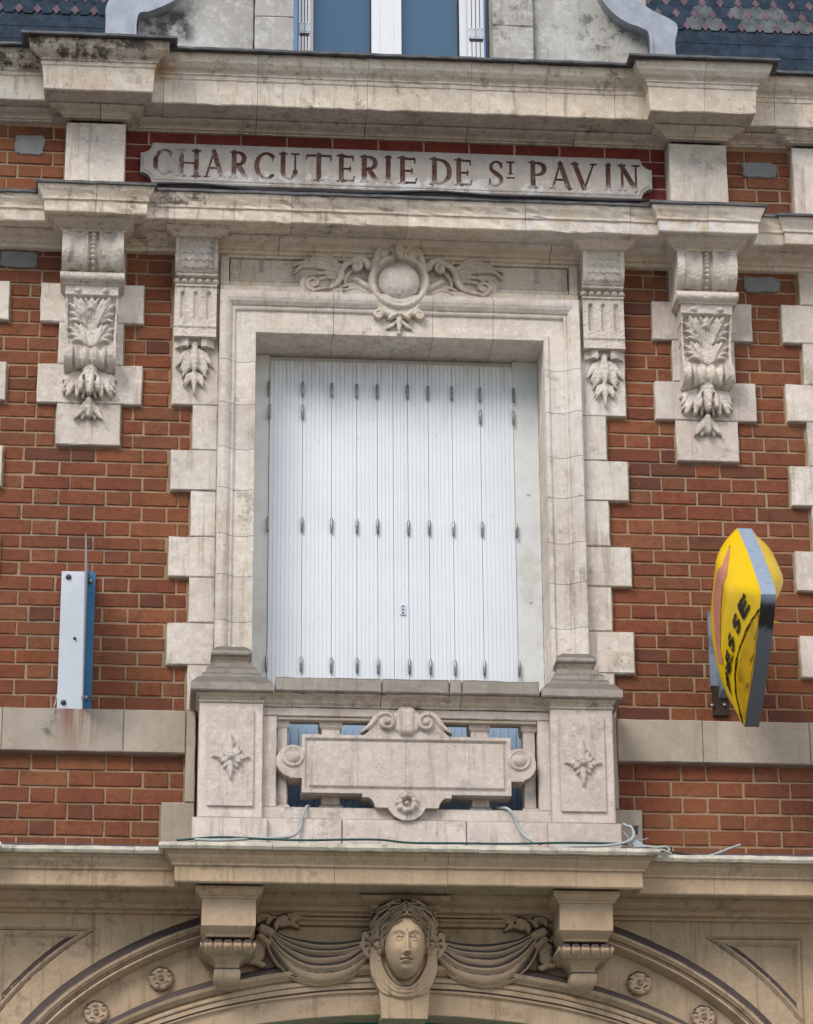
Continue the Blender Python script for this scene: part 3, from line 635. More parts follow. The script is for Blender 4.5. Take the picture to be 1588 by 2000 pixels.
for k in range(4):
    xa, xb = cuts_[k], cuts_[k+1]; V = []; F = []; pn = len(FP); n = max(2, int((xb-xa)/.045))
    for q in range(n+1):
        row = []
        for e, d in FP:
            A_ = xa-(e if k == 0 else -.001); B_ = xb+(e if k == 3 else -.001); row.append((A_+(B_-A_)*q/n, -d, 7.715+1.22*e))
        V += rough(row, .0022, 24)
    for q in range(n):
        for r_ in range(pn-1): a = q*pn+r_; F.append((a, a+1, a+pn+1, a+pn))
    F.append(tuple(range(pn))[::-1]); F.append(tuple(n*pn+r_ for r_ in range(pn)))
    mesh('frame_lintel', V, F, M['white'], ws)
fp = thing('frieze_panel', 'long sunken stone panel above the window, carrying the winged cartouche', 'panel')
blk('panel_field', -.840, .840, 8.005, 8.128, -.024, .2, M['buff'], fp)
for a, b, c, d, y in ((-.888, .888, 7.940, 7.975, -.05), (-.888, .888, 8.130, 8.146, -.036), (-.888, -.845, 7.975, 8.130, -.05), (.845, .888, 7.975, 8.130, -.05),
                      (-.845, .845, 7.975, 8.004, -.034)): blk('border', a, b, c, d, y, .2, M['buff'], fp)
for pxs in ((505, 533, 516, 505), (1043, 556, 1053, 528)):
    xa, z0 = at(pxs[0], pxs[1], -.02); xb, z1 = at(pxs[2], pxs[3], -.02); blk('cramp_scar', xa, xb, min(z0, z1), max(z0, z1), -.026, 0, M['plaque'], fp, amp=.003)
# ---------------- winged cartouche
ca = thing('winged_cartouche', 'carved stone cartouche with a round boss between two scrolled feather wings above the window', 'carving')
def apx(pts, Y, ox=0): return [tuple(np.array(at(x, y, Y))-np.array([ox, 0])) for x, y in pts]
XC = at(782, 541, -.15)[0]
def z3(pts, Y=-.09): return apx([(560+x*.15114, 450+y*.15108) for x, y in pts], Y)
Rw = Relief(-.58, .56, 7.87, 8.16, .0032, XC)
BL = .026
for pts, r, h, l in (([(700, 400), (560, 290), (420, 250), (245, 268)], (.010, .017, .015, .004), .016, .040), ([(700, 430), (560, 340), (400, 300), (240, 310)], (.010, .016, .013, .006), .015, .036),
                  ([(700, 465), (520, 380), (320, 345), (150, 375), (78, 425)], (.010, .018, .017, .012, .003), .018, .036), ([(700, 500), (520, 430), (330, 400), (190, 415), (110, 500)], (.010, .017, .018, .015, .006), .018, .034),
                  ([(690, 530), (540, 490), (420, 495), (380, 525)], (.010, .015, .012, .004), .016, .034), ([(680, 560), (560, 545), (450, 560), (410, 600)], (.010, .015, .013, .004), .014, .034), ([(640, 590), (540, 620), (440, 640), (420, 590)], (.012, .018, .014, .01), .010, .030)):
    Rw.stroke(z3(pts), [x*.82 for x in r], h*1.5, l-.012, .35, 9, True)
Rw.stroke(z3([(880, 360), (780, 390), (715, 470), (700, 560), (640, 650), (540, 700), (430, 715), (350, 740)]), (.014, .017, .018, .018, .017, .015, .012, .012), .022, .042, .2, 9, True)
c = z3([(905, 430)])[0]; Rw.spiral(c[0], c[1], .030, .008, 1.1, math.radians(120), .013, .008, .022, .050, -1, True)
c = z3([(350, 640)])[0]; Rw.spiral(c[0], c[1], .036, .008, 1.35, math.radians(-90), .014, .007, .020, .044, -1, True)
Rw.stroke(z3([(290, 760), (220, 700), (215, 600), (290, 520)]), (.012, .016, .016, .008), .014, .038, 0, 9, True)
Rw.stroke(z3([(840, 345), (930, 320), (1020, 350), (1080, 420)]), (.008, .013, .02, .024), .024, .046, .2, 9, True)
Rw.stroke(z3([(790, 370), (745, 320), (745, 265)]), (.008, .009, .006), .012, .034, 0, 9, True)
Rw.stroke(z3([(900, 600), (990, 650), (1080, 700), (1130, 760)]), (.016, .018, .018, .016), .022, .05, .1, 9, True)
Rw.stroke(z3([(1100, 770), (960, 680), (820, 650), (680, 700)]), (.010, .014, .013, .004), .016, .036, .2, 9, True)
Rw.stroke(z3([(1090, 790), (960, 710), (840, 700), (740, 750)]), (.010, .014, .013, .004), .016, .040, .2, 9, True)
Rw.stroke(z3([(1060, 800), (940, 760), (880, 770)]), (.012, .013, .01), .014, .036, .1, 9, True)
Rw.stroke(z3([(760, 640), (780, 540), (840, 470)]), (.010, .012, .010), .010, .032, 0, 9, True)
Rw.stroke(z3([(720, 740), (560, 745), (400, 770)]), (.010, .009, .006), .010, .034, 0, 9, True)
HW = Rw.H.copy()
for s_ in (-1, 1):
    Rw.H = np.where(Rw.U*s_ > .004, HW, -9.); Rw.build('wing', M['buff'], ca, back=.03, wear=.0009)
Rc = Relief(-.23, .22, 7.69, 8.24, .0032, XC); xb, zb = at(781, 541, -.13); xb = XC
Rc.fill(((Rc.X-xb)/.150)**2+((Rc.Z-zb+.004)/.150)**2 < 1, .060)
Rc.ring(xb, zb, .134, .020, .035, .062, 1.0); Rc.ring(xb, zb, .116, .008, .012, .062, 1.0)
def z3b(pts): return apx([(560+x*.15114, 450+y*.15108) for x, y in pts], -.12)
Rc.stroke(z3b([(1130, 430), (1175, 300), (1200, 210), (1280, 160), (1345, 190)]), (.020, .022, .020, .018, .016), .03, .058, 0, 9, True)
c = z3b([(1300, 250)])[0]; Rc.spiral(c[0], c[1], .038, .010, 1.2, math.radians(100), .015, .009, .026, .070, -1, True)
for pts in ([(1390, 130), (1400, 190)], [(1480, 115), (1480, 190)]):
    p = z3b(pts); Rc.dome(p[0][0], p[0][1], .020, .017, .04, .06, True); Rc.stroke(p, (.018, .014), .03, .06, .3, 6, True)
Rc.dome(xb, zb+.190, .030, .034, .055, .06); Rc.stroke([(xb, zb+.19), (xb, zb+.13)], (.024, .022), .04, .07, .5)
for a in range(-2, 3): Rc.stroke([(xb+a*.012, zb+.130), (xb+a*.020, zb+.170)], (.006, .009), .020, .085, .2)
Rc.stroke(z3b([(1130, 700), (1180, 830), (1240, 930), (1250, 1010)]), (.020, .024, .024, .018), .028, .055, 0, 9, True)
c = z3b([(1205, 1035)])[0]; Rc.spiral(c[0], c[1], .024, .006, 1.1, math.radians(70), .012, .007, .022, .060, 1, True)
Rc.stroke([(xb-.07, zb-.150), (xb, zb-.165), (xb+.07, zb-.150)], (.03, .035, .03), .022, .055)
Rc.stroke(z3b([(1250, 940), (1330, 1010), (1400, 1060)]), (.022, .022, .012), .026, .056, 0, 9, True)
Rc.stroke(z3b([(1350, 1080), (1400, 1050), (1440, 1030)]), (.013, .012, .008), .028, .062, 0, 9, True)
Rc.stroke([(xb, zb-.20), (xb+.0, zb-.245), (xb, zb-.265)], (.017, .013, .006), .030, .055); Rc.dome(xb, zb-.275, .012, .014, .02, .06)
Rc.stroke([(xb-.008, zb-.205), (xb-.04, zb-.235), (xb-.060, zb-.250)], (.010, .012, .004), .018, .055, .3, 9, True)
Rc.build('scrolled_rim', M['buff'], ca, back=.03, wear=.0009)
Rb = Relief(xb-.11, xb+.11, zb-.11, zb+.11, .0032); Rb.dome(xb, zb, .104, .104, .062, .066); Rb.build('boss', M['white'], ca, back=-.05, wear=.0009)

# ================================================================== CONSOLES
def side_console(sg):
    nm = 'left' if sg < 0 else 'right'
    t = thing('scroll_console', 'large carved scroll console with acanthus leaves, far %s of the window' % nm, 'console', 'large side consoles')
    xc = sg*1.5105; q = [(7.758, 7.967, .251), (7.535, 7.758, .156), (7.328, 7.535, .252), (7.112, 7.328, .154)]
    for z0, z1, w_ in q: blk('stone_block', xc-w_, xc+w_, z0+.001, z1-.001, -.026, .2, M['white' if sg < 0 else 'pink'], t, amp=.003)
    blk('stone_block', xc-.156, xc+.156, 7.968, 8.212, -.012, .2, M['white'], t)
    stack('cap', xc, [(.150, .195, 8.160), (.158, .205, 8.163), (.160, .207, 8.173), (.170, .215, 8.178), (.185, .235, 8.188), (.196, .262, 8.198), (.200, .275, 8.2125)], M['buff'], t, -.0)
    mt = M['white']
    R_ = Relief(xc-.156, xc+.156, 7.960, 8.166, .0032, xc); A = np.abs(R_.U); z = R_.Z
    lowf = np.sqrt(np.clip(1-((8.075-z)/.112)**2, 0, 1)); d = np.where(z > 8.075, .235-.02*((z-8.075)/.09)**2, .11+.125*lowf)
    d = np.where((A > .028) & (A < .108), d-.030*np.sin(PI*np.clip((A-.028)/.080, 0, 1))**.8*(.6+.4*((A-.028)/.08)), d); d = np.where(A < .028, d-.034, d); d = np.where((A > .108) & (A < .112), d-.006, d)
    zl = 7.968+.010*np.sin(PI*np.clip((A-.05)/.07, 0, 1)); R_.fill((A < .150) & (z > zl), d)
    for k in range(8):
        zb_ = 7.985+k*.0225; dz = .235 if zb_ > 8.075 else .11+.125*math.sqrt(max(0, 1-((8.075-zb_)/.112)**2)); R_.dome(xc, zb_, .0135, .0115, .022, dz-.032)
    R_.build('scroll', mt, t, back=.0, wear=.0013)
    R_ = Relief(xc-.165, xc+.165, 7.886, 7.966, .0032, xc); A = np.abs(R_.U); z = R_.Z
    R_.fill((A < .158) & (z > 7.910) & (z < 7.958), .168+.024*np.sqrt(np.clip(1-((z-7.934)/.0245)**2, 0, 1))); R_.fill((A < .145) & (z > 7.896) & (z < 7.911), .158); R_.build('abacus', mt, t, back=.0)
    R_ = Relief(xc-.135, xc+.135, 7.58, 7.897, .0032, xc); A = np.abs(R_.U); z = R_.Z; v = np.clip((7.85-z)/.25, 0, 1)
    hw = .130-.008*v; d = .140-.055*np.sin(PI*v*.62)**1.0+.02*v
    R_.fill((A < .130) & (z > 7.848), .150); R_.fill((A < hw) & (z <= 7.850), d); R_.setm((A < hw-.014) & (z < 7.846), d-.016)
    R_.dome(xc-.066, 7.872, .019, .017, .016, .148, True)
    D0 = lambda zz: .140-.055*math.sin(PI*min(1, max(0, (7.85-zz)/.25))*.62)+.02*min(1, max(0, (7.85-zz)/.25))-.018
    def st(pts, r, h, cr=.2, sym=True): R_.stroke([(xc+a, b) for a, b in pts], r, h, [D0(b) for a, b in pts], cr, 8, sym)
    for a in (-.016, -.006, .006, .016): st([(a*.8, 7.60), (a*.9, 7.72), (a*1.2, 7.80)], (.006, .006, .007), .014, 0, False)
    st([(.022, 7.61), (.028, 7.70), (.030, 7.79), (.052, 7.835)], (.010, .012, .014, .008), .018)
    for (bx, bz), tips in (((.030, 7.715), ((.056, 7.832, .016), (.085, 7.835, .017), (.106, 7.805, .015), (.104, 7.765, .014), (.100, 7.728, .012))),
                           ((.026, 7.612), ((.050, 7.705, .014), (.078, 7.712, .016), (.104, 7.692, .014), (.100, 7.655, .013), (.088, 7.622, .010)))):
        for tx, tz, rr_ in tips:
            mx, mz = (bx+tx)/2-.002+random.uniform(-.003, .003), (bz+tz)/2+.010
            st([(bx, bz), (mx, mz), ((mx+tx)/2+.002, (mz+tz)/2+.006), (tx, tz)], (.008, rr_*.85, rr_, .006), .030+random.uniform(-.004, .006), .45)
        st([(bx, bz-.01), (bx+.022, bz+.045), (bx+.050, bz+.090)], (.006, .007, .004), .040, 0)
    st([(0, 7.80), (0, 7.83)], (.022, .014), .030, .5, False); st([(.012, 7.81), (.032, 7.835)], (.012, .007), .026, .2); st([(.05, 7.80), (.04, 7.77)], (.012, .005), .026)
    R_.build('acanthus_body', mt, t, back=.0, wear=.0014)
    R_ = Relief(xc-.135, xc+.135, 7.455, 7.61, .0032, xc); A = np.abs(R_.U); z = R_.Z; rr = np.sqrt(np.clip(1-((z-7.545)/.066)**2, 0, 1)); d = .065+.075*rr
    low = 7.482+np.where(A < .045, .012*np.cos(A/.045*PI/2), 0)-.008*np.cos(A/.12*PI*2.5)
    wv = np.where((A > .084), .006, np.where(A > .072, -.030, -.014-.012*np.cos(A/.024*PI))); R_.fill((A < .126) & (z > low) & (z < 7.610), d+wv); R_.build('lower_roll', mt, t, back=.0, wear=.0016)
    R_ = Relief(xc-.15, xc+.15, 7.325, 7.50, .0032, xc)
    def s2(pts, r, h, l=.03, cr=.35): R_.stroke([(xc+a, b) for a, b in pts], r, h, l, cr, 8, True)
    s2([(.0, 7.480), (.07, 7.478), (.13, 7.440)], (.02, .026, .006), .03); s2([(.02, 7.475), (.09, 7.455), (.120, 7.405)], (.02, .026, .007), .036)
    s2([(.0, 7.47), (.070, 7.435), (.105, 7.360)], (.02, .028, .012), .040); s2([(.05, 7.46), (.085, 7.42), (.125, 7.375)], (.012, .02, .006), .036)
    s2([(.0, 7.465), (.045, 7.425), (.060, 7.352)], (.02, .022, .010), .046, .04); s2([(0, 7.47), (.035, 7.43), (.044, 7.380)], (.03, .026, .010), .052, .05)
    s2([(0, 7.485), (0, 7.43), (.0, 7.365)], (.04, .030, .013), .056, .055); s2([(0.02, 7.40), (.03, 7.35)], (.012, .008), .035, .035); R_.dome(xc-.04, 7.44, .006, .008, -.02, 0, True) if 0 else None
    R_.groove([(xc+.028, 7.445), (xc+.026, 7.425)], .006, .03, 6, True); R_.build('leaf_pendant', mt, t, back=.0, wear=.0016)
    R_ = Relief(xc-.085, xc+.085, 7.215, 7.345, .0032, xc)
    s2([(.008, 7.332), (.030, 7.29), (.066, 7.240)], (.012, .026, .004), .030, .028, .2); s2([(.004, 7.30), (.026, 7.262), (.030, 7.236)], (.01, .016, .003), .022, .024, .3)
    s2([(0, 7.334), (0, 7.29), (0, 7.250)], (.018, .024, .010), .050, .030, .1); R_.build('bud', mt, t, back=.0, wear=.001)
def inner_console(sg):
    nm = 'left' if sg < 0 else 'right'
    t = thing('fluted_console', 'narrow fluted console with hanging leaf at the upper %s corner of the window' % nm, 'console', 'narrow inner consoles')
    xc = sg*1.0065; mt = M['white']
    blk('stone_block', *((.8890, 1.112) if sg > 0 else (-1.112, -.8890)), 7.336, 8.212, -.030, .2, mt, t, amp=.003)
    stack('cap', xc, [(.112, .155, 8.178), (.122, .165, 8.181), (.124, .168, 8.188), (.134, .180, 8.193), (.150, .205, 8.203), (.155, .215, 8.2128)], M['buff'], t, -.0)
    R_ = Relief(xc-.11, xc+.11, 8.0, 8.18, .0030, xc); A = np.abs(R_.U); z = R_.Z; lowf = np.sqrt(np.clip(1-((8.085-z)/.082)**2, 0, 1))
    d = np.where(z > 8.085, .140, .070+.070*lowf); sc = .008*np.abs(np.sin(PI*R_.U/.0365+PI/2)); ph = (8.175-z-sc)/.036; saw = ph-np.floor(ph)
    R_.fill((A < .105) & (z > 8.006), d); R_.setm((A < .080) & (z > 8.012+sc), d-.010+.0075*saw); R_.build('scroll', mt, t, back=.0)
    R_ = Relief(xc-.11, xc+.11, 7.942, 8.006, .0030, xc); A = np.abs(R_.U); z = R_.Z; R_.fill(A < .104, .082); R_.setm((z > 7.954) & (z < 7.993), .062)
    R_.setm(z > 7.993, .096); R_.setm(z < 7.954, .088)
    for k in range(6): R_.dome(xc-.095+k*.038, 7.973, .0175, .0175, .030, .060)
    R_.build('bead_row', mt, t, back=.0)
    R_ = Relief(xc-.108, xc+.108, 7.652, 7.943, .0030, xc); A = np.abs(R_.U); z = R_.Z; R_.fill((A < .1045) & (z > 7.735), .080); R_.fill((A < .104) & (z > 7.668) & (z <= 7.735), .084)
    R_.setm((z > 7.722) & (z < 7.738), .090); R_.setm((z > 7.668) & (z < 7.680), .094)
    for k in (-1, 0, 1):
        xx = xc+k*.064; dd = np.hypot(R_.X-xx, np.where(z > 7.905, z-7.905, np.where(z < 7.775, (7.775-z)*1.6, 0))); R_.setm(dd < .0115, .080-.016*np.sqrt(np.clip(1-(dd/.0115)**2, .05, 1)))
    R_.build('fluted_block', mt, t, back=.0)
    R_ = Relief(xc-.11, xc+.11, 7.600, 7.668, .0030, xc); A = np.abs(R_.U); z = R_.Z; R_.fill((A < .098) & (z > 7.608+.02*np.sin(A*24)) & (A > .030), .058+.02*np.sin(A*40)); R_.fill((A < .032) & (z > 7.640), .05)
    R_.build('scroll_end', mt, t, back=.0, wear=.002)
    R_ = Relief(xc-.10, xc+.10, 7.365, 7.650, .0030, xc)
    def s2(pts, r, h, l=.030, cr=.35): R_.stroke([(xc+a, b) for a, b in pts], r, h, l, cr, 8, True)
    s2([(0, 7.64), (0, 7.61)], (.020, .016), .045); 
    for a, b, z0 in ((.090, 7.525, 7.60), (.070, 7.505, 7.585), (.085, 7.545, 7.61), (.060, 7.470, 7.54), (.062, 7.495, 7.55), (.045, 7.42, 7.47), (.050, 7.435, 7.48)):
        s2([(.0, z0+.01), (a*.55, (z0+b)/2+.018), (a, b)], (.016, .019, .003), .028)
    s2([(0, 7.60), (0, 7.555), (0, 7.495)], (.022, .030, .004), .046, .034, .2); s2([(0, 7.50), (0, 7.465), (0, 7.378)], (.012, .020, .003), .036, .032, .2)
    R_.build('leaf_pendant', mt, t, back=.0, wear=.0014)
for sg in (-1, 1): side_console(sg); inner_console(sg)
# neighbouring bays at both edges
for sg, nm in ((-1, 'left'), (1, 'right')):
    t = thing('stone_pier', 'toothed pale stone pier of the neighbouring bay cut by the %s edge of the photo' % nm, 'pier')
    for k in range(len(QZ)-1):
        z0, z1 = QZ[k], QZ[k+1]; xi = 1.914 if k in (1, 3, 5, 7, 9) else 2.010
        a, b = (xi, 2.30) if sg > 0 else (-2.30, -xi); blk('quoin', a, b, z0+.001, z1-.001, -.030, .15, M['white'], t, amp=.0035)
    a, b = (2.010, 2.30) if sg > 0 else (-2.3, -2.01); blk('quoin', a, b, 7.968, 8.2, -.030, .15, M['buff'], t)
    if sg > 0: blk('quoin', 2.022, 2.30, 5.12, 5.315, -.030, .15, M['band'], t)
    sb = thing('string_course', 'plain grey-buff stone string course %s of the balcony' % nm, 'string course')
    xs = [1.012, 1.42, 1.93, 2.5] if sg > 0 else [-2.5, -1.86, -1.30, -1.012]
    for a, b in zip(xs[:-1], xs[1:]): blk('stone_block', a+.001, b-.001, 5.577, 5.783, -.045, .1, M['band'], sb)
    a, b = (.9665, 1.0105) if sg > 0 else (-1.0105, -.9665); blk('stone_block', a, b, 5.345, 5.784, -.040, .1, M['band'], sb)
    a, b = (.9665, 1.117) if sg > 0 else (-1.117, -.9665); blk('stone_block', a, b, 5.10, 5.343, -.036, .1, M['band'], sb)
# red stain under the left metal bracket is part of the band's surface (rust run-off)

# ================================================================== SHUTTERS
fr_ = thing('window_frame', 'cream frame boards and head strip around the folded white shutters', 'window frame')
box('frame_post', -.706, -.630, .200, .25, 5.2, 7.712, M['pvcframe'], fr_); box('frame_post', .5805, .706, .200, .25, 5.2, 7.712, M['pvcframe'], fr_)
box('head_strip', -.6295, .5800, .222, .25, 7.680, 7.712, M['pvcframe'], fr_); box('window_sill', -.72, .72, -.10, .25, 5.18, 5.22, M['cap'], fr_)
for p in ((1024, 775), (1031, 965), (1036, 1175)):
    x, z = at(*p, .2); V = [(x+.008*math.cos(t), .196, z+.008*math.sin(t)) for t in np.linspace(0, 2*PI, 10, endpoint=False)]
    mesh('screw_cap', V+[(v[0], .2005, v[2]) for v in V], [tuple(range(9, -1, -1))]+[(k, (k+1) % 10, 10+(k+1) % 10, 10+k) for k in range(10)], M['alu'], fr_)
SX = [at(p, 1000, .195)[0] for p in (524.5, 590, 647.5, 697, 737.5, 768.5, 797.5, 838, 885, 941, 1006)]
def hinge(parent, x, z, y=.184):
    h = tube('hinge', [(x, y, z-.040), (x, y, z-.036), (x, y, z+.036), (x, y, z+.040)], [.003, .0062, .0062, .003], M['steel'], parent, 8)
    tube('knuckle', [(x, y, z-.004), (x, y, z+.001)], .0072, M['steel'], h, 8)
def shutter(i0, i1, nm):
    t = thing('window_shutter', 'white ribbed folding shutter, %s half of the closed pair' % nm, 'shutter')
    for i in range(i0, i1):
        a, b = SX[i]+.0012, SX[i+1]-.0012; n = max(2, round((b-a)/.0192)); V = []; F = []; P = [(a, .21), (a, .1935)]
        for k in range(1, n): x = a+(b-a)*k/n; P += [(x-.0019, .1932), (x-.0006, .1962), (x+.0006, .1962), (x+.0019, .1932)]
        P += [(b, .1935), (b, .21)]; tilt = random.uniform(-.0015, .0015); top = 7.679+(.004 if 3 < i < 6 else 0)+random.uniform(-.002, .002)
        for z in (5.235, top): V += [(x, y+tilt*((x-a)/(b-a)-.5)*2, z) for x, y in P]
        m = len(P)
        for k in range(m-1): F.append((k, k+1, m+k+1, m+k))
        F += [(m-1, 0, m, 2*m-1), tuple(range(m, 2*m)), tuple(range(m-1, -1, -1))]
        mesh('shutter_leaf', V, F, M['pvc'], t)

    for zz in (7.524, 6.807, 6.095, 5.40):
        for i in (range(0, 5) if i0 == 0 else range(6, 11)):
            hinge(t, SX[i]+(.0 if 0 < i < 10 else (-.004 if i == 0 else .004)), zz+random.uniform(-.002, .002))
    for i in ((0, 1) if i0 == 0 else (9, 10)): hinge(t, SX[i], 7.402)
    if i0:
        x, z = at(787, 1191, .19); l = box('latch_plate', x-.013, x+.013, .188, .1932, z-.026, z+.024, M['alu'], t)
        for dz in (-.017, 0, .017): box('latch_hole', x-.004, x+.004, .1865, .189, z+dz-.004, z+dz+.004, M['screw'], l)
shutter(0, 5, 'left'); shutter(5, 10, 'right')
gp = thing('added_slat_panel', 'blue ribbed panel seen through the openings behind the stone parapet', 'panel')  # blue look of the shutters' lower part put into an added panel
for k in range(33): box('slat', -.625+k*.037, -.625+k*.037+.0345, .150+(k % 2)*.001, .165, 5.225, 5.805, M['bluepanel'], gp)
# ================================================================== BALCONY PARAPET
ba = thing('balcony_parapet', 'pale stone balcony parapet with pierced cartouche panel under the white shutters', 'parapet')
mp = M['pink']
for a, b in ((-.61, -.12), (-.118, .19), (.192, .25), (.252, .611)): blk('coping', a+.0015, b-.0015, 5.800, 5.868, -.330+random.uniform(-.003, .003), -.06, M['cap'], ba, amp=.004, bev=.006)
sweep(ba, 'coping_moulding', [(-.665, -.24), (.665, -.24)], [(-.1, 5.800), (.065, 5.7995), (.062, 5.792), (.045, 5.785), (.030, 5.776), (.022, 5.765), (.012, 5.758), (.010, 5.748), (-.1, 5.746)], M['buff'], joints=(-.12, .25), amp=.0025, chip=.04, seed=9)
blk('top_rail', -.664, .664, 5.704, 5.745, -.252, -.12, mp, ba); blk('top_fillet', -.596, .606, 5.686, 5.7035, -.244, -.205, M['band'], ba)
blk('bottom_rail', -.664, .664, 5.215, 5.272, -.255, -.12, mp, ba)
for a, b in ((-.643, -.30), (-.298, .268), (.270, .643)): blk('base_course', a+.001, b-.001, 5.085, 5.2135, -.275, -.05, mp, ba)
for sg in (-1, 1):
    a, b = (.608, .664) if sg > 0 else (-.664, -.598); blk('end_stile', a, b, 5.272, 5.7035, -.250, -.12, mp, ba)
for xc, w_ in ((-.571, .024), (-.348, .043), (.341, .040), (.572, .028)):

    blk('baluster', xc-w_, xc+w_, 5.29, 5.690, -.212, -.13, mp, ba, amp=.003); stack('baluster_cap', xc, [(w_, .2135, 5.655), (w_+.008, .220, 5.664), (w_+.011, .225, 5.6855), (w_+.009, .18, 5.7035)], mp, ba, -.13)
    stack('baluster_foot', xc, [(w_+.012, .232, 5.2722), (w_+.010, .226, 5.286), (w_, .215, 5.296)], mp, ba, -.13)
pc = thing('parapet_cartouche', 'pale blank stone tablet of the parapet, with two scrolls above and a rosette below', 'carving')
XQ = -.005
R_ = Relief(-.62, .62, 5.17, 5.76, .0034, XQ); X, Z = R_.X, R_.Z; A = np.abs(R_.U); T0 = .292
R_.fill((A < .482) & (Z > 5.328) & (Z < 5.606), T0)
R_.fill(np.hypot(A-.52, Z-5.478) < .078, T0); R_.fill((A > .45) & (A < .54) & (Z > 5.395) & (Z < 5.50), T0)
R_.fill((A < .205-.10*np.clip((Z-5.606)/.10, 0, 1)**.8) & (Z > 5.60) & (Z < 5.70), T0); R_.fill((A < .150) & (Z > 5.62) & (Z < 5.705), T0)
R_.fill((A < .205-.0*Z) & (Z > 5.310) & (Z < 5.34), T0); R_.fill((np.hypot(A-.205, Z-5.262) > .058) & (A < .165) & (Z > 5.268) & (Z < 5.34), T0)
R_.fill((A < .200) & (np.hypot(A-.215, Z-5.250) > .072) & (Z > 5.262) & (Z < 5.33), T0); R_.fill(np.hypot(A, Z-5.298) < .094, T0)
inn = (A < .462) & (Z > 5.348) & (Z < 5.588); R_.H = np.where(inn, T0-.012, R_.H); R_.H = np.where((A < .448) & (Z > 5.361) & (Z < 5.575), T0-.002, R_.H)
R_.groove([(XQ, 5.58), (XQ, 5.36)], .0032, .006)
for sg in (-1, 1):
    R_.H = np.where(np.hypot(R_.U-sg*.520, Z-5.500) < .052, T0-.008, R_.H)
R_.B = R_.H
R_.ring(XQ-.520, 5.500, .044, .010, .016, T0-.006); R_.ring(XQ+.520, 5.500, .044, .010, .016, T0-.006); R_.dome(XQ+.520, 5.500, .038, .038, .026, T0-.006, True)
R_.spiral(XQ-.093, 5.668, .040, .010, 1.35, math.radians(100), .014, .009, .022, T0+.002, -1, True)
R_.stroke([(XQ-.205, 5.622), (XQ-.165, 5.655), (XQ-.130, 5.70), (XQ-.09, 5.716)], (.008, .014, .018, .014), .016, T0-.004, 0, 9, True)
R_.stroke([(XQ-.014, 5.715), (XQ-.014, 5.63)], (.030, .026), .030, T0-.004, 0, 9, True); R_.stroke([(XQ-.045, 5.70), (XQ-.040, 5.640)], (.022, .018), .018, T0-.004, 0, 9, True)
for k in range(9):
    a = 2*PI*k/9+.3; R_.dome(XQ+.036*math.cos(a), 5.288+.036*math.sin(a), .018, .018, .024, T0)
R_.ring(XQ, 5.288, .033, .014, .020, T0); R_.H = np.where(np.hypot(R_.U, Z-5.288) < .022, T0-.006, R_.H); R_.dome(XQ, 5.288, .012, .012, .02, T0-.006); R_.groove([(XQ, 5.238), (XQ, 5.206)], .003, .008)
R_.build('tablet', mp, pc, back=-.165, wear=.0004)
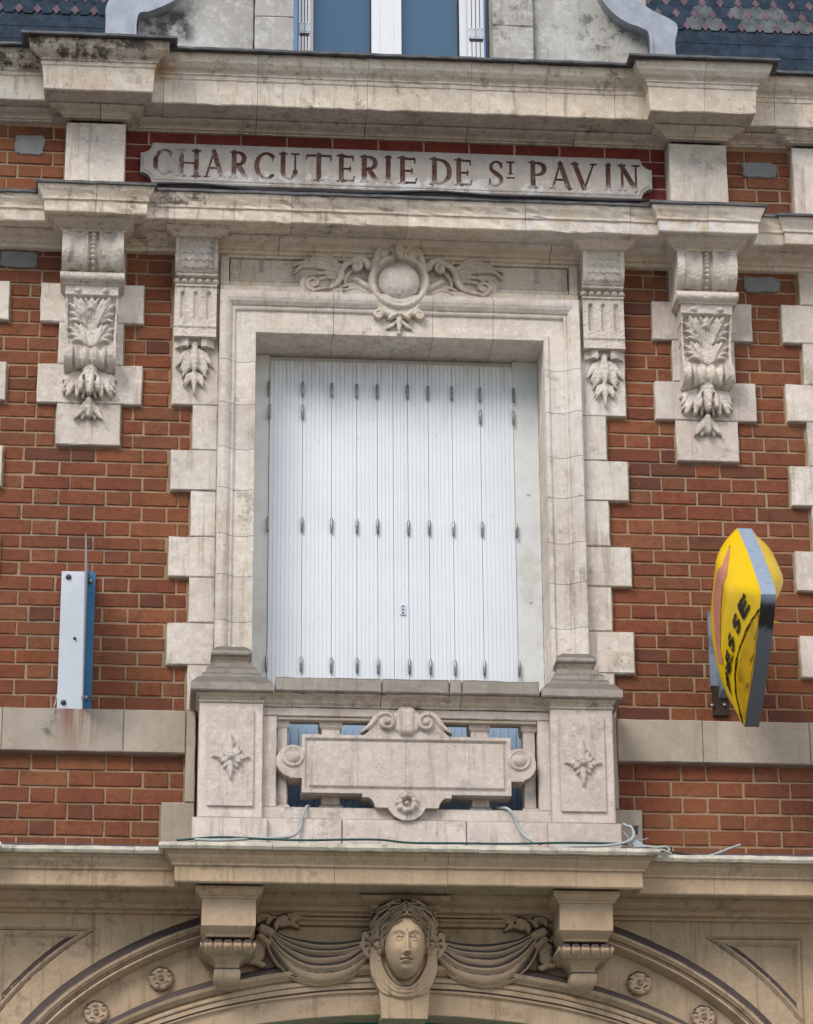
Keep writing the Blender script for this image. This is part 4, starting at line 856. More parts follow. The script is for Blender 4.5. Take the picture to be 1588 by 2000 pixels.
def pedestal(sg):
    nm = 'left' if sg < 0 else 'right'
    t = thing('parapet_pedestal', 'stone pedestal with stepped cap and leaf ornament at the %s end of the balcony parapet' % nm, 'pedestal', 'balcony pedestals')
    xc = sg*.8085
    blk('plinth', xc-.169, xc+.169, 5.085, 5.206, -.300, .0, mp, t); blk('die', xc-.1455, xc+.1455, 5.208, 5.752, -.283, .0, mp, t)
    stack('neck_moulding', xc, [(.1455, .285, 5.752), (.150, .290, 5.757), (.150, .290, 5.763), (.143, .283, 5.768), (.146, .288, 5.778), (.160, .305, 5.7895), (.162, .31, 5.7925)], M['buff'], t, 0)
    stack('cap', xc, [(.186, .330, 5.794), (.189, .335, 5.800), (.189, .335, 5.834), (.180, .325, 5.842), (.158, .295, 5.872)], M['cap'], t, 0, .003)
    stack('step', xc, [(.138, .270, 5.873), (.138, .270, 5.893), (.132, .262, 5.903)], M['cap'], t, 0, .002)
    stack('step', xc, [(.120, .245, 5.904), (.120, .245, 5.927), (.112, .235, 5.940)], M['cap'], t, 0, .002)
    stack('step', xc, [(.100, .215, 5.941), (.100, .215, 5.966), (.094, .208, 5.970)], M['cap'], t, 0, .002)
    stack('neck', xc, [(.086, .170, 5.970), (.074, .150, 5.985), (.074, .148, 6.000), (.088, .165, 6.012)], M['pink'], t, 0, .002)
    stack('cushion_top', xc, [(.092, .180, 6.012), (.096, .185, 6.024), (.090, .178, 6.043), (.062, .150, 6.066), (.020, .110, 6.078)], M['cap'], t, 0, .0025, True)
    R_ = Relief(xc-.115, xc+.115, 5.245, 5.735, .0034, xc); A = np.abs(R_.U); R_.fill((A < .105) & (R_.Z > 5.260) & (R_.Z < 5.718), .294)
    zc = 5.49; B0 = .292
    def s(pts, r, h, sym=True, l=B0): R_.stroke([(xc+a, zc+b) for a, b in pts], r, h, l, .3, 7, sym)
    for k in range(12):
        t_ = 2*PI*k/12; L_ = (.0, .056, .064, .0, .064, .056)[k % 6] if k % 6 != 0 else .086
        if k % 6 == 3: L_ = .108
        w_ = .018 if k % 3 else .017; dx, dz = math.cos(t_), math.sin(t_); j = random.uniform(-.004, .004)
        R_.stroke([(xc+dx*.012, zc+dz*.012), (xc+dx*L_*.55-dz*j, zc+dz*L_*.55+dx*j), (xc+dx*L_, zc+dz*L_)], (.010, w_, .002), .018+.006*(k % 2), B0, .4, 7)
        for q_ in (-1, 1): R_.stroke([(xc+dx*L_*.4, zc+dz*L_*.4), (xc+dx*L_*.62-q_*dz*.016, zc+dz*L_*.62+q_*dx*.016)], (.007, .004), .016, B0, .2, 5)
    R_.dome(xc, zc, .020, .020, .030, B0+.01); R_.ring(xc, zc, .022, .008, .012, B0+.006)
    R_.build('leaf_panel', mp, t, back=-.28, wear=.0005)
for sg in (-1, 1): pedestal(sg)

# ================================================================== GROUND FLOOR CORNICE
bc = thing('stone_cornice', 'tan ground-floor cornice breaking forward under the balcony, cream drip edge and lead sheet on top', 'cornice')
pathG = [(-XE, -.33), (-1.895, -.33), (-1.895, -.27), (-1.054, -.27), (-1.054, -.37), (1.054, -.37), (1.054, -.27), (1.925, -.27), (1.925, -.33), (XE, -.33)]
jg = (-1.42, -.34, .17, .75, 1.4)
sweep(bc, 'stone_block', pathG, [(-.26, 5.045), (.046, 5.030), (.044, 5.014), (.034, 5.008), (.031, 4.996), (.020, 4.982), (.012, 4.972), (.010, 4.963), (.001, 4.961), (.0, 4.95), (.0, 4.893), (-.004, 4.887), (-.020, 4.886), (-.024, 4.896), (-.26, 4.896)], M['tan'], joints=jg, gap=.0015, amp=.0014)
sweep(bc, 'lead_sheet', pathG, [(-.085, 5.089), (.035, 5.054), (.045, 5.050), (.045, 5.044), (-.085, 5.046)], M['dksheet'], joints=(-1.5, -.5, .6, 1.5), amp=.004, gap=.001)
for a, b in ((-XE, -1.12), (1.12, XE)): sweep(bc, 'lead_sheet', [(a, -.20), (b, -.20)], [(-.20, 5.150), (-.08, 5.118), (.02, 5.084), (.02, 5.05), (-.20, 5.05)], M['dksheet'], amp=.005)
sweep(bc, 'drip_edge', pathG, [(.030, 5.055), (.058, 5.056), (.070, 5.049), (.073, 5.036), (.066, 5.024), (.053, 5.022), (.045, 5.030)], M['lip'], joints=(-1.93, -.96, -.62, -.33, .3, .97, 1.9), amp=.003, gap=.002)
sweep(bc, 'bed_moulding', [(-XE, 0.), (XE, 0.)], [(-.06, 4.8965), (.165, 4.8950), (.163, 4.885), (.140, 4.879), (.136, 4.868), (.112, 4.860), (.080, 4.854), (.070, 4.846), (.066, 4.838), (.030, 4.833), (.026, 4.824), (.0, 4.820), (-.06, 4.818)], M['tan'], amp=.0008)
sweep(bc, 'bed_moulding', [(-.68, 0.), (.68, 0.)], [(-.05, 4.8175), (.022, 4.8165), (.020, 4.806), (.006, 4.800), (.003, 4.785), (-.05, 4.783)], M['tan'], amp=.0008)

# ================================================================== ARCH
ZC0 = 3.8
CUR = [(1.926, 1.160), (1.804, 1.045), (1.733, .839), (1.700, .748), (1.655, .699), (1.615, .579)]
def cpt(s, th):
    k = min(4, int(s)); f = s-k; a = CUR[k][0]+(CUR[k+1][0]-CUR[k][0])*f; b = CUR[k][1]+(CUR[k+1][1]-CUR[k][1])*f
    return a*math.sin(th), ZC0+b*math.cos(th)
ar = thing('carved_arch', 'wide tan moulded arch over the shopfront, with sunken spandrel panels', 'arch')
PR = [(0, -.04), (0, .002), (.02, .004), (.30, .048), (.34, .052), (.40, .056), (.50, .054), (.54, .046), (.60, .040), (.64, .022), (.70, .024), (.76, .036), (.84, .038), (.90, .022), (.95, .0), (.99, -.012), (1.0, -.030),
      (1.5, -.030), (1.97, -.030), (1.99, -.012), (2.08, .010), (2.22, .026), (2.42, .034), (2.62, .028), (2.78, .010), (2.86, .004), (2.90, -.006), (2.98, -.008), (3.04, .010), (3.30, .012), (3.42, .010), (3.48, -.002), (3.52, .004), (3.95, .004), (4.0, -.006), (4.06, .002), (4.14, .0), (4.17, -.012), (4.24, -.014), (4.97, -.014), (5.0, -.018), (5.0, -.20)]
n = 150; V = []; F = []; m = len(PR)
for q in range(n+1):
    th = -1.45+2.9*q/n
    for s_, d in PR:
        x, z = cpt(s_, th); V.append((x+fbm((x, 0, z), 9, .0015), -d+fbm((x, d, z), 12, .0012), z+fbm((z, 0, x), 9, .0015)))
for q in range(n):
    for k in range(m-1): a = q*m+k; F.append((a, a+m, a+m+1, a+1))
mesh('archivolt', V, [f[::-1] for f in F], M['tan'], ar, False)
for sg in (-1, 1):
    R_ = Relief(*((.15, 2.75) if sg > 0 else (-2.75, -.15)), 3.9, 4.86, .0048, 0); A = np.abs(R_.X); Z = R_.Z
    g = np.sqrt((A/1.926)**2+(np.clip(Z-ZC0, 0, 9)/1.160)**2); R_.fill(g > .988, .0)
    eS = (np.sqrt((A/2.009)**2+(np.clip(Z-ZC0, 0, 9)/1.329)**2)-1)*1.45; d = np.minimum(np.minimum(eS, 4.757-Z), 1.850-A)
    R_.H = np.where((R_.H > -5) & (d > -.002), np.interp(d, [0, .004, .008, .012, .022, .027, .033, .042], [0, -.012, -.010, .004, .004, -.005, -.007, -.024]), R_.H)
    R_.build('spandrel', M['tan'], ar, back=.10, wear=.0009)
merge('reveal_wall', [(-3.0, -1.6, .10, .4, .1, 4.0), (1.6, 3.0, .10, .4, .1, 4.0)], M['tan'], ar)
blk('pier_band', 1.962, 2.6, 3.9, 4.84, -.0006, .05, M['tan'], ar)
sh = thing('shopfront', 'dark green painted shopfront head glimpsed under the arch', 'shopfront')
box('fascia', -1.6, 1.6, .18, .24, 3.2, 4.6, M['green'], sh); box('door_panel', -1.55, 1.55, .20, .25, .14, 3.19, M['green'], sh); box('fascia_rail', -1.58, 1.58, .165, .185, 4.20, 4.27, M['green'], sh)

def rosette(px, py):
    x, z = at(px, py, .0); a = (px, py)
    o = None; R_ = Relief(x-.07, x+.07, z-.07, z+.07, .0030, x); R_.ring(x, z, .040, .016, .018, -.020)
    for k in range(5):
        t = PI/2+2*PI*k/5+.2; cx, cz = x+.038*math.cos(t), z+.038*math.sin(t)
        R_.dome(cx, cz, .022, .022, .036, -.030); R_.dome(x+.050*math.cos(t+.62), z+.050*math.sin(t+.62), .010, .010, .018, -.03)
    R_.H = np.where((np.hypot(R_.X-x, R_.Z-z) < .030), -.018+np.hypot(R_.X-x, R_.Z-z)*.5, R_.H); R_.ring(x, z, .018, .005, .008, -.012); R_.dome(x, z, .011, .011, .022, -.014)
    return R_.build('rosette', M['tan'], None, back=.035, wear=.0008)
for p, l in (((315, 1910), 'inner carved rosette on the left haunch of the arch'), ((188, 1977), 'outer lower carved rosette on the left haunch of the arch'),
             ((1250, 1919), 'inner carved rosette on the right haunch of the arch'), ((1376, 1985), 'outer lower carved rosette on the right haunch of the arch')):
    tag(rosette(*p), l, 'rosette', 'rosettes on the arch')
def corbel(sg):
    nm = 'left' if sg < 0 else 'right'; t = thing('stone_corbel', 'tan stone corbel with ribbed cup, %s of the carved head under the balcony' % nm, 'corbel', 'corbels under the balcony')
    xc = sg*.8065; mt = M['tan']
    stack('cap', xc, [(.122, .275, 4.836), (.128, .281, 4.838), (.128, .281, 4.845), (.136, .292, 4.851), (.150, .308, 4.866), (.152, .310, 4.887)], mt, t, 0, .001)
    stack('block', xc, [(.098, .235, 4.672), (.104, .240, 4.682), (.107, .246, 4.688), (.118, .268, 4.708), (.121, .274, 4.714), (.121, .275, 4.8355)], mt, t, 0, .001)
    R_ = Relief(xc-.14, xc+.14, 4.590, 4.674, .0030, xc); A = np.abs(R_.U); Z = R_.Z; v = np.clip((Z-4.597)/.072, 0, 1)
    hw = .088+.038*np.sin(PI*np.clip(v*.86+.06, 0, 1))**.55; gr = np.zeros_like(A)
    for k in range(-2, 4): gr += .030*np.exp(-((R_.U-k*.044+.022)/.0062)**2)
    R_.fill((A < hw) & (Z > 4.598) & (Z < 4.668), .165+.090*np.sin(PI*np.clip(v*.86+.06, 0, 1))**.6+.006*np.abs(np.sin(PI*R_.U/.044))-gr*np.clip(v*3, 0, 1)); R_.build('ribbed_cup', mt, t, back=0, wear=.0004)
    stack('neck', xc, [(.052, .140, 4.552), (.053, .140, 4.566), (.056, .148, 4.578), (.066, .165, 4.590), (.086, .19, 4.602)], mt, t, 0, .001)
    stack('drop', xc, [(.022, .080, 4.472), (.045, .115, 4.482), (.058, .145, 4.505), (.060, .152, 4.528), (.056, .150, 4.546), (.054, .146, 4.551)], mt, t, 0, .001, True)
for sg in (-1, 1): corbel(sg)

# ================================================================== CARVED HEAD ON THE KEYSTONE
XH = at(796, 1842, -.28)[0]
ks = thing('keystone', 'tapered tan keystone with a moulded cap behind the carved head', 'keystone')
V = []; hwt = [(4.345, .103, .075), (4.45, .112, .08), (4.60, .126, .085), (4.842, .150, .085)]
stack('keystone_block', XH+.003, [(h, d, z) for z, h, d in hwt], M['tan'], ks, .15, .0008)
stack('keystone_cap', XH+.003, [(.150, .10, 4.836), (.158, .115, 4.842), (.160, .12, 4.852), (.190, .165, 4.866), (.212, .185, 4.884)], M['tan'], ks, 0, .0008)
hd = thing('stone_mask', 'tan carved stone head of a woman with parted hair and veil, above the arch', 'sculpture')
R_ = Relief(XH-.20, XH+.20, 4.40, 4.905, .0027, XH); U = R_.U; A = np.abs(U); Z = R_.Z
q = (A/.156)**2.2+(np.abs(Z-4.755)/.158)**2.2; R_.fill((q < 1) & (Z > 4.62), .05+.17*np.sqrt(np.clip(1-q, 0, 1)))
hair = R_.H.copy()
ZS = .026; Z = Z-ZS; A = A/.86; U = U/.86; wj = .108-.026*np.clip((4.63-Z)/.145, 0, 1)**1.5; q = (A/wj)**2.6+(np.abs(Z-4.645)/.157)**2.3; face = np.where(q < 1, .115+.148*np.clip(1-q, 0, 1)**.42, -9)
Hf = face
def ga(x, z, sx, sz, h, sym=True):
    global Hf
    for s_ in ((1, -1) if sym else (1,)): Hf = Hf+h*np.exp(-((U-s_*x)/sx)**2-((Z-z)/sz)**2)
def ridge(pts, sg_, h, sym=True):
    global Hf
    P = np.array(crom(pts, 7)); D = np.full(Hf.shape, 9.)
    for s_ in ((1, -1) if sym else (1,)):
        for a, b in zip(P[:-1], P[1:]):
            a = a*[s_, 1]; b = b*[s_, 1]; d = b-a; t = np.clip(((U-a[0])*d[0]+(Z-a[1])*d[1])/max(d@d, 1e-9), 0, 1); D = np.minimum(D, np.hypot(U-a[0]-t*d[0], Z-a[1]-t*d[1]))
    Hf = Hf+h*np.exp(-(D/sg_)**2)
ga(.050, 4.598, .032, .03, .010); ga(.043, 4.655, .023, .013, -.022); ga(.019, 4.655, .008, .012, -.008)
nz_ = np.clip((4.672-Z)/.095, 0, 1); Hf = Hf+np.where(Z < 4.69, (.010+.032*nz_)*np.exp(-(A/(.0095+.006*nz_))**2.6)*np.clip((Z-4.571)/.007, 0, 1)*np.clip((4.69-Z)/.02, 0, 1), 0)
ga(.0150, 4.581, .0075, .007, .014)
ga(.042, 4.648, .0185, .0105, .019)
ridge([(.019, 4.647), (.030, 4.659), (.044, 4.663), (.058, 4.657), (.067, 4.647)], .0036, .0050); ridge([(.020, 4.645), (.032, 4.637), (.046, 4.636), (.062, 4.644)], .0032, .0028)
ridge([(.026, 4.668), (.044, 4.673), (.062, 4.668)], .004, -.002)
ridge([(.012, 4.672), (.028, 4.683), (.050, 4.689), (.082, 4.674)], .010, .0050)
ga(.010, 4.5595, .014, .0050, .014); ga(0, 4.5465, .019, .0064, .018, False); ridge([(-.027, 4.5535), (-.012, 4.555), (0, 4.5535), (.012, 4.555), (.027, 4.5535)], .0026, -.020, False)
ga(.030, 4.553, .006, .007, -.006); ga(0, 4.535, .020, .0055, -.008, False); ga(0, 4.511, .027, .018, .013, False); ga(0, 4.567, .004, .005, -.004, False)
R_.H = np.where((face > -5) & (Z+ZS < 4.80), -9., R_.H)
FR = Relief(XH-.20, XH+.20, 4.40, 4.905, .0027, XH); FR.H = np.where(face > -5, Hf, -9.); FR.build('face', M['mask'], hd, back=-.02, wear=.0003)
for pts, r, h, l in (([(.0, 4.790), (.045, 4.775), (.095, 4.742), (.140, 4.690)], (.014, .020, .022, .014), .030, (.215, .195, .15, .08)),
                     ([(.0, 4.778), (.040, 4.757), (.085, 4.722), (.125, 4.672)], (.012, .020, .022, .014), .032, (.225, .21, .17, .10)),
                     ([(.004, 4.766), (.040, 4.738), (.080, 4.705), (.108, 4.664)], (.010, .018, .018, .012), .030, (.236, .225, .185, .13)),
                     ([(.03, 4.735), (.065, 4.712), (.092, 4.688), (.100, 4.650)], (.008, .013, .013, .009), .028, (.234, .225, .19, .14)),
                     ([(.055, 4.79), (.10, 4.772), (.135, 4.735), (.150, 4.69)], (.010, .018, .018, .010), .024, (.17, .14, .10, .05)),
                     ([(.02, 4.81), (.07, 4.80), (.12, 4.775)], (.010, .014, .006), .02, (.20, .18, .12))):
    P_ = crom([(a, b+ZS+.012) for a, b in pts], 5); n_ = len(P_)
    for off, rr_ in ((-.009, .55), (.0, .6), (.009, .55)):
        Q_ = [(XH+p[0]+off*.7+.0035*math.sin(k*1.1+off*300)*(p[0] > .01), p[1]+off+.0045*math.sin(k*.95+off*200+r[1]*300)*(p[0] > .01)) for k, p in enumerate(P_)]
        R_.stroke(Q_, [x*rr_ for x in r], h*1.15, l, 0, 2, True)
for k in range(6):
    o_ = -.012+.009*k; R_.groove([(XH+.02, 4.776+ZS-o_*1.0), (XH+.06, 4.757+ZS-o_*1.3), (XH+.115, 4.705+ZS-o_*1.6)], .0036, .013, 7, True)
R_.spiral(XH-.118, 4.678, .024, .006, 1.0, math.radians(60), .014, .010, .032, .115, -1, True); R_.dome(XH-.110, 4.645, .016, .026, .045, .09, True)
R_.dome(XH-.138, 4.715, .022, .03, .05, .06, True)
R_.ring(XH, 4.829, .020, .008, .018, .205); R_.dome(XH, 4.829, .011, .011, .016, .205)
for a, b in ((.078, 4.838), (.070, 4.818), (.088, 4.826)): R_.stroke([(XH+.022, 4.826), (XH+.05, (4.826+b)/2-.002), (XH+a, b)], (.006, .009, .003), .022, (.200, .195, .18), .3, 6, True)
R_.stroke([(XH, 4.811), (XH, 4.796)], (.010, .005), .02, .22)
R_.build('hair', M['cloth'], hd, back=-.02, wear=.0004)
R_ = Relief(XH-.24, XH+.24, 4.40, 4.76, .0028, XH)
for pts, r, h, l in (([(.140, 4.665), (.132, 4.58), (.095, 4.495), (.045, 4.455), (0, 4.447)], (.012, .014, .018, .016, .016), .022, .075),
                     ([(.128, 4.665), (.120, 4.585), (.085, 4.508), (.040, 4.470), (0, 4.462)], (.010, .013, .015, .014, .014), .024, .082),
                     ([(.115, 4.66), (.106, 4.585), (.072, 4.520), (.035, 4.487), (0, 4.478)], (.010, .013, .014, .012, .012), .024, .086),
                     ([(.145, 4.665), (.142, 4.56), (.105, 4.475), (.07, 4.45)], (.008, .010, .011, .008), .016, .075)): R_.stroke([(XH+a, b) for a, b in pts], r, h, l, 0, 9, True)
for k in range(-4, 5): R_.dome(XH+k*.0185, 4.446+abs(k)**1.6*.0042, .0135, .012, .030, .068)
for pts in ([(.150, 4.70), (.172, 4.735), (.185, 4.70)], [(.150, 4.69), (.188, 4.690), (.178, 4.655)], [(.148, 4.68), (.170, 4.655), (.160, 4.63)]):
    R_.stroke([(XH+a, b) for a, b in pts], (.010, .020, .010), .035, .04, .35, 8, True)
R_.build('veil', M['tan'], hd, back=-.02, wear=.0004)
def swag(sg):
    nm = 'left' if sg < 0 else 'right'
    t = thing('draped_swag', 'carved stone cloth swag with ribbon knot hanging %s of the carved head' % nm, 'carving', 'cloth swags beside the head')
    def zz(pts, Y=-.07):
        o = []
        for x, y in pts:
            X, Z = at(480+x*.16373, 1740+y*.16367, Y); o.append((X if sg < 0 else 2*XH-X, Z))
        return o
    R_ = Relief(XH-.72 if sg < 0 else XH+.13, XH-.13 if sg < 0 else XH+.72, 4.42, 4.86, .0030)
    for pts, r, h, l in (([(270, 620), (400, 830), (560, 980), (860, 1050), (1200, 1000), (1370, 880), (1490, 740)], (.008, .013, .020, .024, .020, .014, .008), .016, .012),
                         ([(280, 560), (450, 780), (650, 930), (900, 985), (1200, 930), (1400, 800), (1500, 680)], (.010, .018, .030, .038, .030, .018, .008), .030, .022),
                         ([(290, 540), (450, 720), (650, 850), (880, 900), (1180, 860), (1380, 740), (1500, 640)], (.010, .016, .018, .020, .018, .016, .008), .034, .034),
                         ([(300, 520), (480, 660), (700, 770), (900, 800), (1180, 760), (1380, 670), (1500, 600)], (.010, .014, .022, .026, .022, .015, .008), .026, .030),
                         ([(310, 500), (480, 600), (700, 690), (920, 715), (1180, 700), (1380, 640), (1500, 580)], (.008, .012, .014, .015, .014, .012, .008), .034, .036),
                         ([(310, 460), (480, 550), (700, 610), (920, 640), (1180, 630), (1380, 590), (1500, 550)], (.010, .014, .018, .020, .018, .014, .008), .030, .026),
                         ([(260, 600), (300, 720), (380, 850), (460, 930)], (.008, .010, .010, .006), .03, .03)): R_.stroke(zz(pts), r, h, l, 0, 9)
    for k in range(15):
        p = zz([(560+k*48, 1000+60*math.sin(PI*k/14))])[0]; R_.dome(p[0], p[1], .011, .009, .020, .018)
    for pts, r, h, l in (([(200, 430), (290, 470)], (.022, .022), .05, .02), ([(180, 400), (160, 290), (250, 270), (290, 300), (230, 400)], (.010, .014, .016, .013, .010), .03, .012), ([(180, 520), (260, 590)], (.018, .016), .04, .02),
                         ([(130, 590), (160, 650), (150, 730)], (.020, .026, .026), .022, .010), ([(60, 810), (140, 810), (200, 840)], (.012, .016, .016), .020, .006), ([(140, 720), (110, 790)], (.016, .01), .018, .006),
                         ([(350, 440), (390, 330), (470, 290)], (.008, .018, .018), .030, .008), ([(470, 300), (560, 280), (640, 260)], (.020, .024, .012), .016, .006), ([(560, 330), (640, 400)], (.018, .006), .014, .006),
                         ([(430, 380), (500, 340)], (.010, .016), .022, .01), ([(80, 480), (130, 560)], (.012, .012), .016, .006)): R_.stroke(zz(pts), [x*1.3 for x in r], h*1.35, l, .5, 8)
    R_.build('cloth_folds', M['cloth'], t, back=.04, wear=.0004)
for sg in (-1, 1): swag(sg)

# ================================================================== SIGNS
mb = thing('sign_bracket', 'white and blue metal angle bracket of a removed sign, bolted to the left brick wall', 'bracket')
XB = -1.492
def plate(name, x0, x1, yf, z0, z1, th, mat): return blk(name, x0, x1, z0, z1, yf, yf+th, mat, mb, amp=0, bev=.0008)
plate('white_flange', -1.612, XB-.003, -.022, 5.787, 6.467, .005, M['alu']); box('white_return', XB-.0045, XB-.002, -.022, .0, 5.787, 6.467, M['alu'], mb)
plate('blue_flange', XB+.0045, -1.452, -.022, 5.787, 6.467, .005, M['blue']); box('blue_return', XB+.0025, XB+.0055, -.06, -.017, 5.79, 6.464, M['blue'], mb)
V = [(XB-.002, -.0, 5.792), (XB-.002, -.16, 5.795), (XB-.002, -.55, 6.463), (XB-.002, -.0, 6.463)]; V += [(x+.004, y, z) for x, y, z in V]
mesh('thin_blade', V, [(0, 1, 2, 3), (7, 6, 5, 4), (0, 4, 5, 1), (1, 5, 6, 2), (2, 6, 7, 3), (3, 7, 4, 0)], M['alu'], mb)
for px, py, r in ((134, 1127, .0095), (176, 1135, .010), (124, 1372, .009), (166, 1363, .012), (146, 1247, .005)):
    x, z = at(px, py, -.023); tube('bolt', [(x, -.021, z), (x, -.0235, z), (x, -.033, z), (x, -.035, z)], [r*1.5, r*1.5, r, r*.4], M['screw'] if r < .0098 else M['steel'], mb, 12)
P = [at(*p, -.05) for p in ((112, 1355), (108, 1375), (100, 1398), (88, 1420), (85, 1425), (92, 1424), (97, 1426))]
tag(tube('loose_wire', [(p[0], -.050-.006*k % .02, p[1]) for k, p in enumerate(crom(P, 5))], .0028, M['cable']), 'thin white loose wire hanging from the foot of the metal bracket', 'wire')
P = [at(*p, -.035) for p in ((176, 1362), (181, 1364), (186, 1369))]; tube('wire_end', [(p[0], -.035, p[1]) for p in P], .003, M['steel'], mb)
# --- yellow lozenge sign, perpendicular to the wall
ys = thing('lozenge_sign', 'grimy yellow lozenge shop sign reading PRESSE on its side, projecting from the right brick wall', 'sign')
XS, WR = 1.541, .067
KT, KF, KB, KK = (-.47, 6.612), (-.955, 6.105), (-.425, 5.632), (-.045, 6.15)      # top, front, bottom, wall corner as (Y, Z)
def kite(inset=0.):
    c = np.array([-.48, 6.12]); P = []; C4 = [np.array(p) for p in (KT, KF, KB, KK)]
    for i in range(4):
        a, b, cc = C4[i-1], C4[i], C4[(i+1) % 4]; r = (.04, .05, .02, .16)[i]
        p0 = b+(a-b)/np.linalg.norm(a-b)*r; p1 = b+(cc-b)/np.linalg.norm(cc-b)*r; P += [p0, p0*.25+b*.5+p1*.25, p1]
    return P
KP = []
for i in (0, 1, 2, 3):
    a = kite()[i*3+2]; b = kite()[(i*3+3) % 12]; m_ = (a+b)/2; nrm = np.array([-(b-a)[1], (b-a)[0]]); nrm = nrm/np.linalg.norm(nrm)
    if nrm@(m_-np.array([-.48, 6.12])) < 0: nrm = -nrm
    for t in np.linspace(0, 1, 12): p = a+(b-a)*t; KP.append(p+nrm*(.012+.016*(i == 1)-.0)*4*t*(1-t)*(1 if i != 2 else 1.4))
    c = kite()[(i*3+4) % 12]; KP.append(c)
KP = np.array(KP); nK = len(KP)
EDG = [(KT, KF, .14), (KF, KB, .30), (KB, KK, .22), (KK, KT, .17)]
_A = KP; _D = np.roll(KP, -1, 0)-KP; _W = np.array([.06]*13+[.30]*13+[.13]*13+[.13]*13); _mid = KP+_D/2
_W = np.where(np.arange(nK) < nK, 0, 0)+0.
for _i in range(nK):
    m_ = _mid[_i]; best = 9
    for (p, q, w_) in EDG:
        p = np.array(p); q = np.array(q); t = np.clip((m_-p)@(q-p)/((q-p)@(q-p)), 0, 1); dd = np.hypot(*(m_-p-(q-p)*t))
        if dd < best: best = dd; _W[_i] = w_
def inside(y, z):
    a, b = KP, np.roll(KP, -1, 0); c = (a[:, 1] > z) != (b[:, 1] > z)
    with np.errstate(all='ignore'): xi = a[:, 0]+(z-a[:, 1])/(b[:, 1]-a[:, 1])*(b[:, 0]-a[:, 0])
    return (c & (y < xi)).sum() % 2 == 1
def bulge(y, z, chk=True):
    p = np.array([y, z]); t = np.clip(((p-_A)*_D).sum(1)/(_D*_D).sum(1), 0, 1); d = np.hypot(*(p-_A-t[:, None]*_D).T)
    fb = np.abs(_W-.30) < .01; u = min(1, (d[~fb]/_W[~fb]).min()); lo = min(1, d[fb].min()/.22)
    return .112*min(math.sin(u*PI/2), lo) if (not chk or inside(y, z)) else 0.
CEN = np.array([-.49, 6.13])
def smooth_(t): t = min(1, max(0, t)); return t*t*(3-2*t)
def lowf_(y, z):
    p = np.array([y, z]); a = np.array(KF); b = np.array(KB); d = b-a; n_ = np.array([-d[1], d[0]])/np.hypot(*d); return max(.0, abs((p-a)@n_)/.20)
for side, nm in ((-1, 'left'), (1, 'right')):
    V = []; F = []; L = 26; xf = XS if side < 0 else XS+WR
    for k in range(L):
        t = 1-k/L
        for p in KP: q = CEN+(p-CEN)*(t*.998); V.append((xf+side*(bulge(*q, False))*(1 if side < 0 else 1.0*smooth_((q[1]-6.02)/.30)*min(1, max(0, (CEN[1]+.49-q[1])/.10))), q[0], q[1]))
    V.append((xf+side*bulge(*CEN, False), CEN[0], CEN[1]))
    for k in range(L-1):
        for i in range(nK): j = (i+1) % nK; f = (k*nK+i, k*nK+j, (k+1)*nK+j, (k+1)*nK+i); F.append(f if side > 0 else f[::-1])
    for i in range(nK): f = ((L-1)*nK+i, (L-1)*nK+(i+1) % nK, len(V)-1); F.append(f if side > 0 else f[::-1])
    o = mesh('yellow_face', V, F, M['yellow'], ys, True)
    if side < 0: FACE = o
V = []; F = []
for x, s_ in ((XS+.002, .965), (XS-.001, 1.0), (XS+WR+.001, 1.0), (XS+WR-.002, .965)): V += [(x, *(CEN+(p-CEN)*s_)) for p in KP]
for k in range(3):
    for i in range(nK): j = (i+1) % nK; F.append((k*nK+i, k*nK+j, (k+1)*nK+j, (k+1)*nK+i))
mesh('rim_band', V, F, M['rim'], ys)
def on_face(y, z, off=.003): return (XS-bulge(y, z)-off, y, z)
def px_on_face(px, py):
    """point of the bulging left face seen at a given place"""
    d = _r*(px-794)+_u*(1000-py)+_f*FPX; d = d/np.linalg.norm(d); last = None
    for k in range(61):
        X_ = XS-.10+.10*k/60; t = (X_-CAM[0])/d[0]; p = CAM+d*t
        if inside(p[1], p[2]):
            last = p
            if X_ >= XS-bulge(p[1], p[2])-.003: break
    if last is None:
        t = (XS-.03-CAM[0])/d[0]; last = CAM+d*t; q = np.array([last[1], last[2]]); last = None; t = 1.
        while not inside(*(CEN+(q-CEN)*t)): t -= .02
        q = CEN+(q-CEN)*t; return q[0], q[1]
    return last[1], last[2]
def decal(name, left, right, mat, n=26, m=5):
    A_, B_ = crom(left, 8), crom(right, 8); A_ = [A_[int(i*(len(A_)-1)/n)] for i in range(n+1)]; B_ = [B_[int(i*(len(B_)-1)/n)] for i in range(n+1)]; V = []; F = []
    for a, b in zip(A_, B_):
        for k in range(m+1): q = a+(b-a)*k/m; V.append(on_face(*px_on_face(*q)))
    for i in range(n):
        for k in range(m): a = i*(m+1)+k; F.append((a, a+1, a+m+2, a+m+1))
    me = mesh(name, V, F, mat, ys, True); return me
def z8(p): return (1330+p[0]*.22494, 1000+p[1]*.225)
decal('pink_stripe', [z8(p) for p in ((430, 290), (366, 440), (325, 600), (308, 760), (310, 930), (324, 1100), (346, 1290))], [z8(p) for p in ((434, 292), (416, 420), (394, 600), (380, 760), (370, 930), (368, 1130), (368, 1330))], M['pinkp'])
decal('grime_line', [z8(p) for p in ((688, 830), (600, 960), (530, 1110), (482, 1270), (468, 1440), (480, 1600), (510, 1740), (535, 1840))], [z8(p) for p in ((691, 842), (613, 968), (546, 1116), (497, 1270), (480, 1440), (490, 1595), (519, 1730), (545, 1820))], M['mould'])
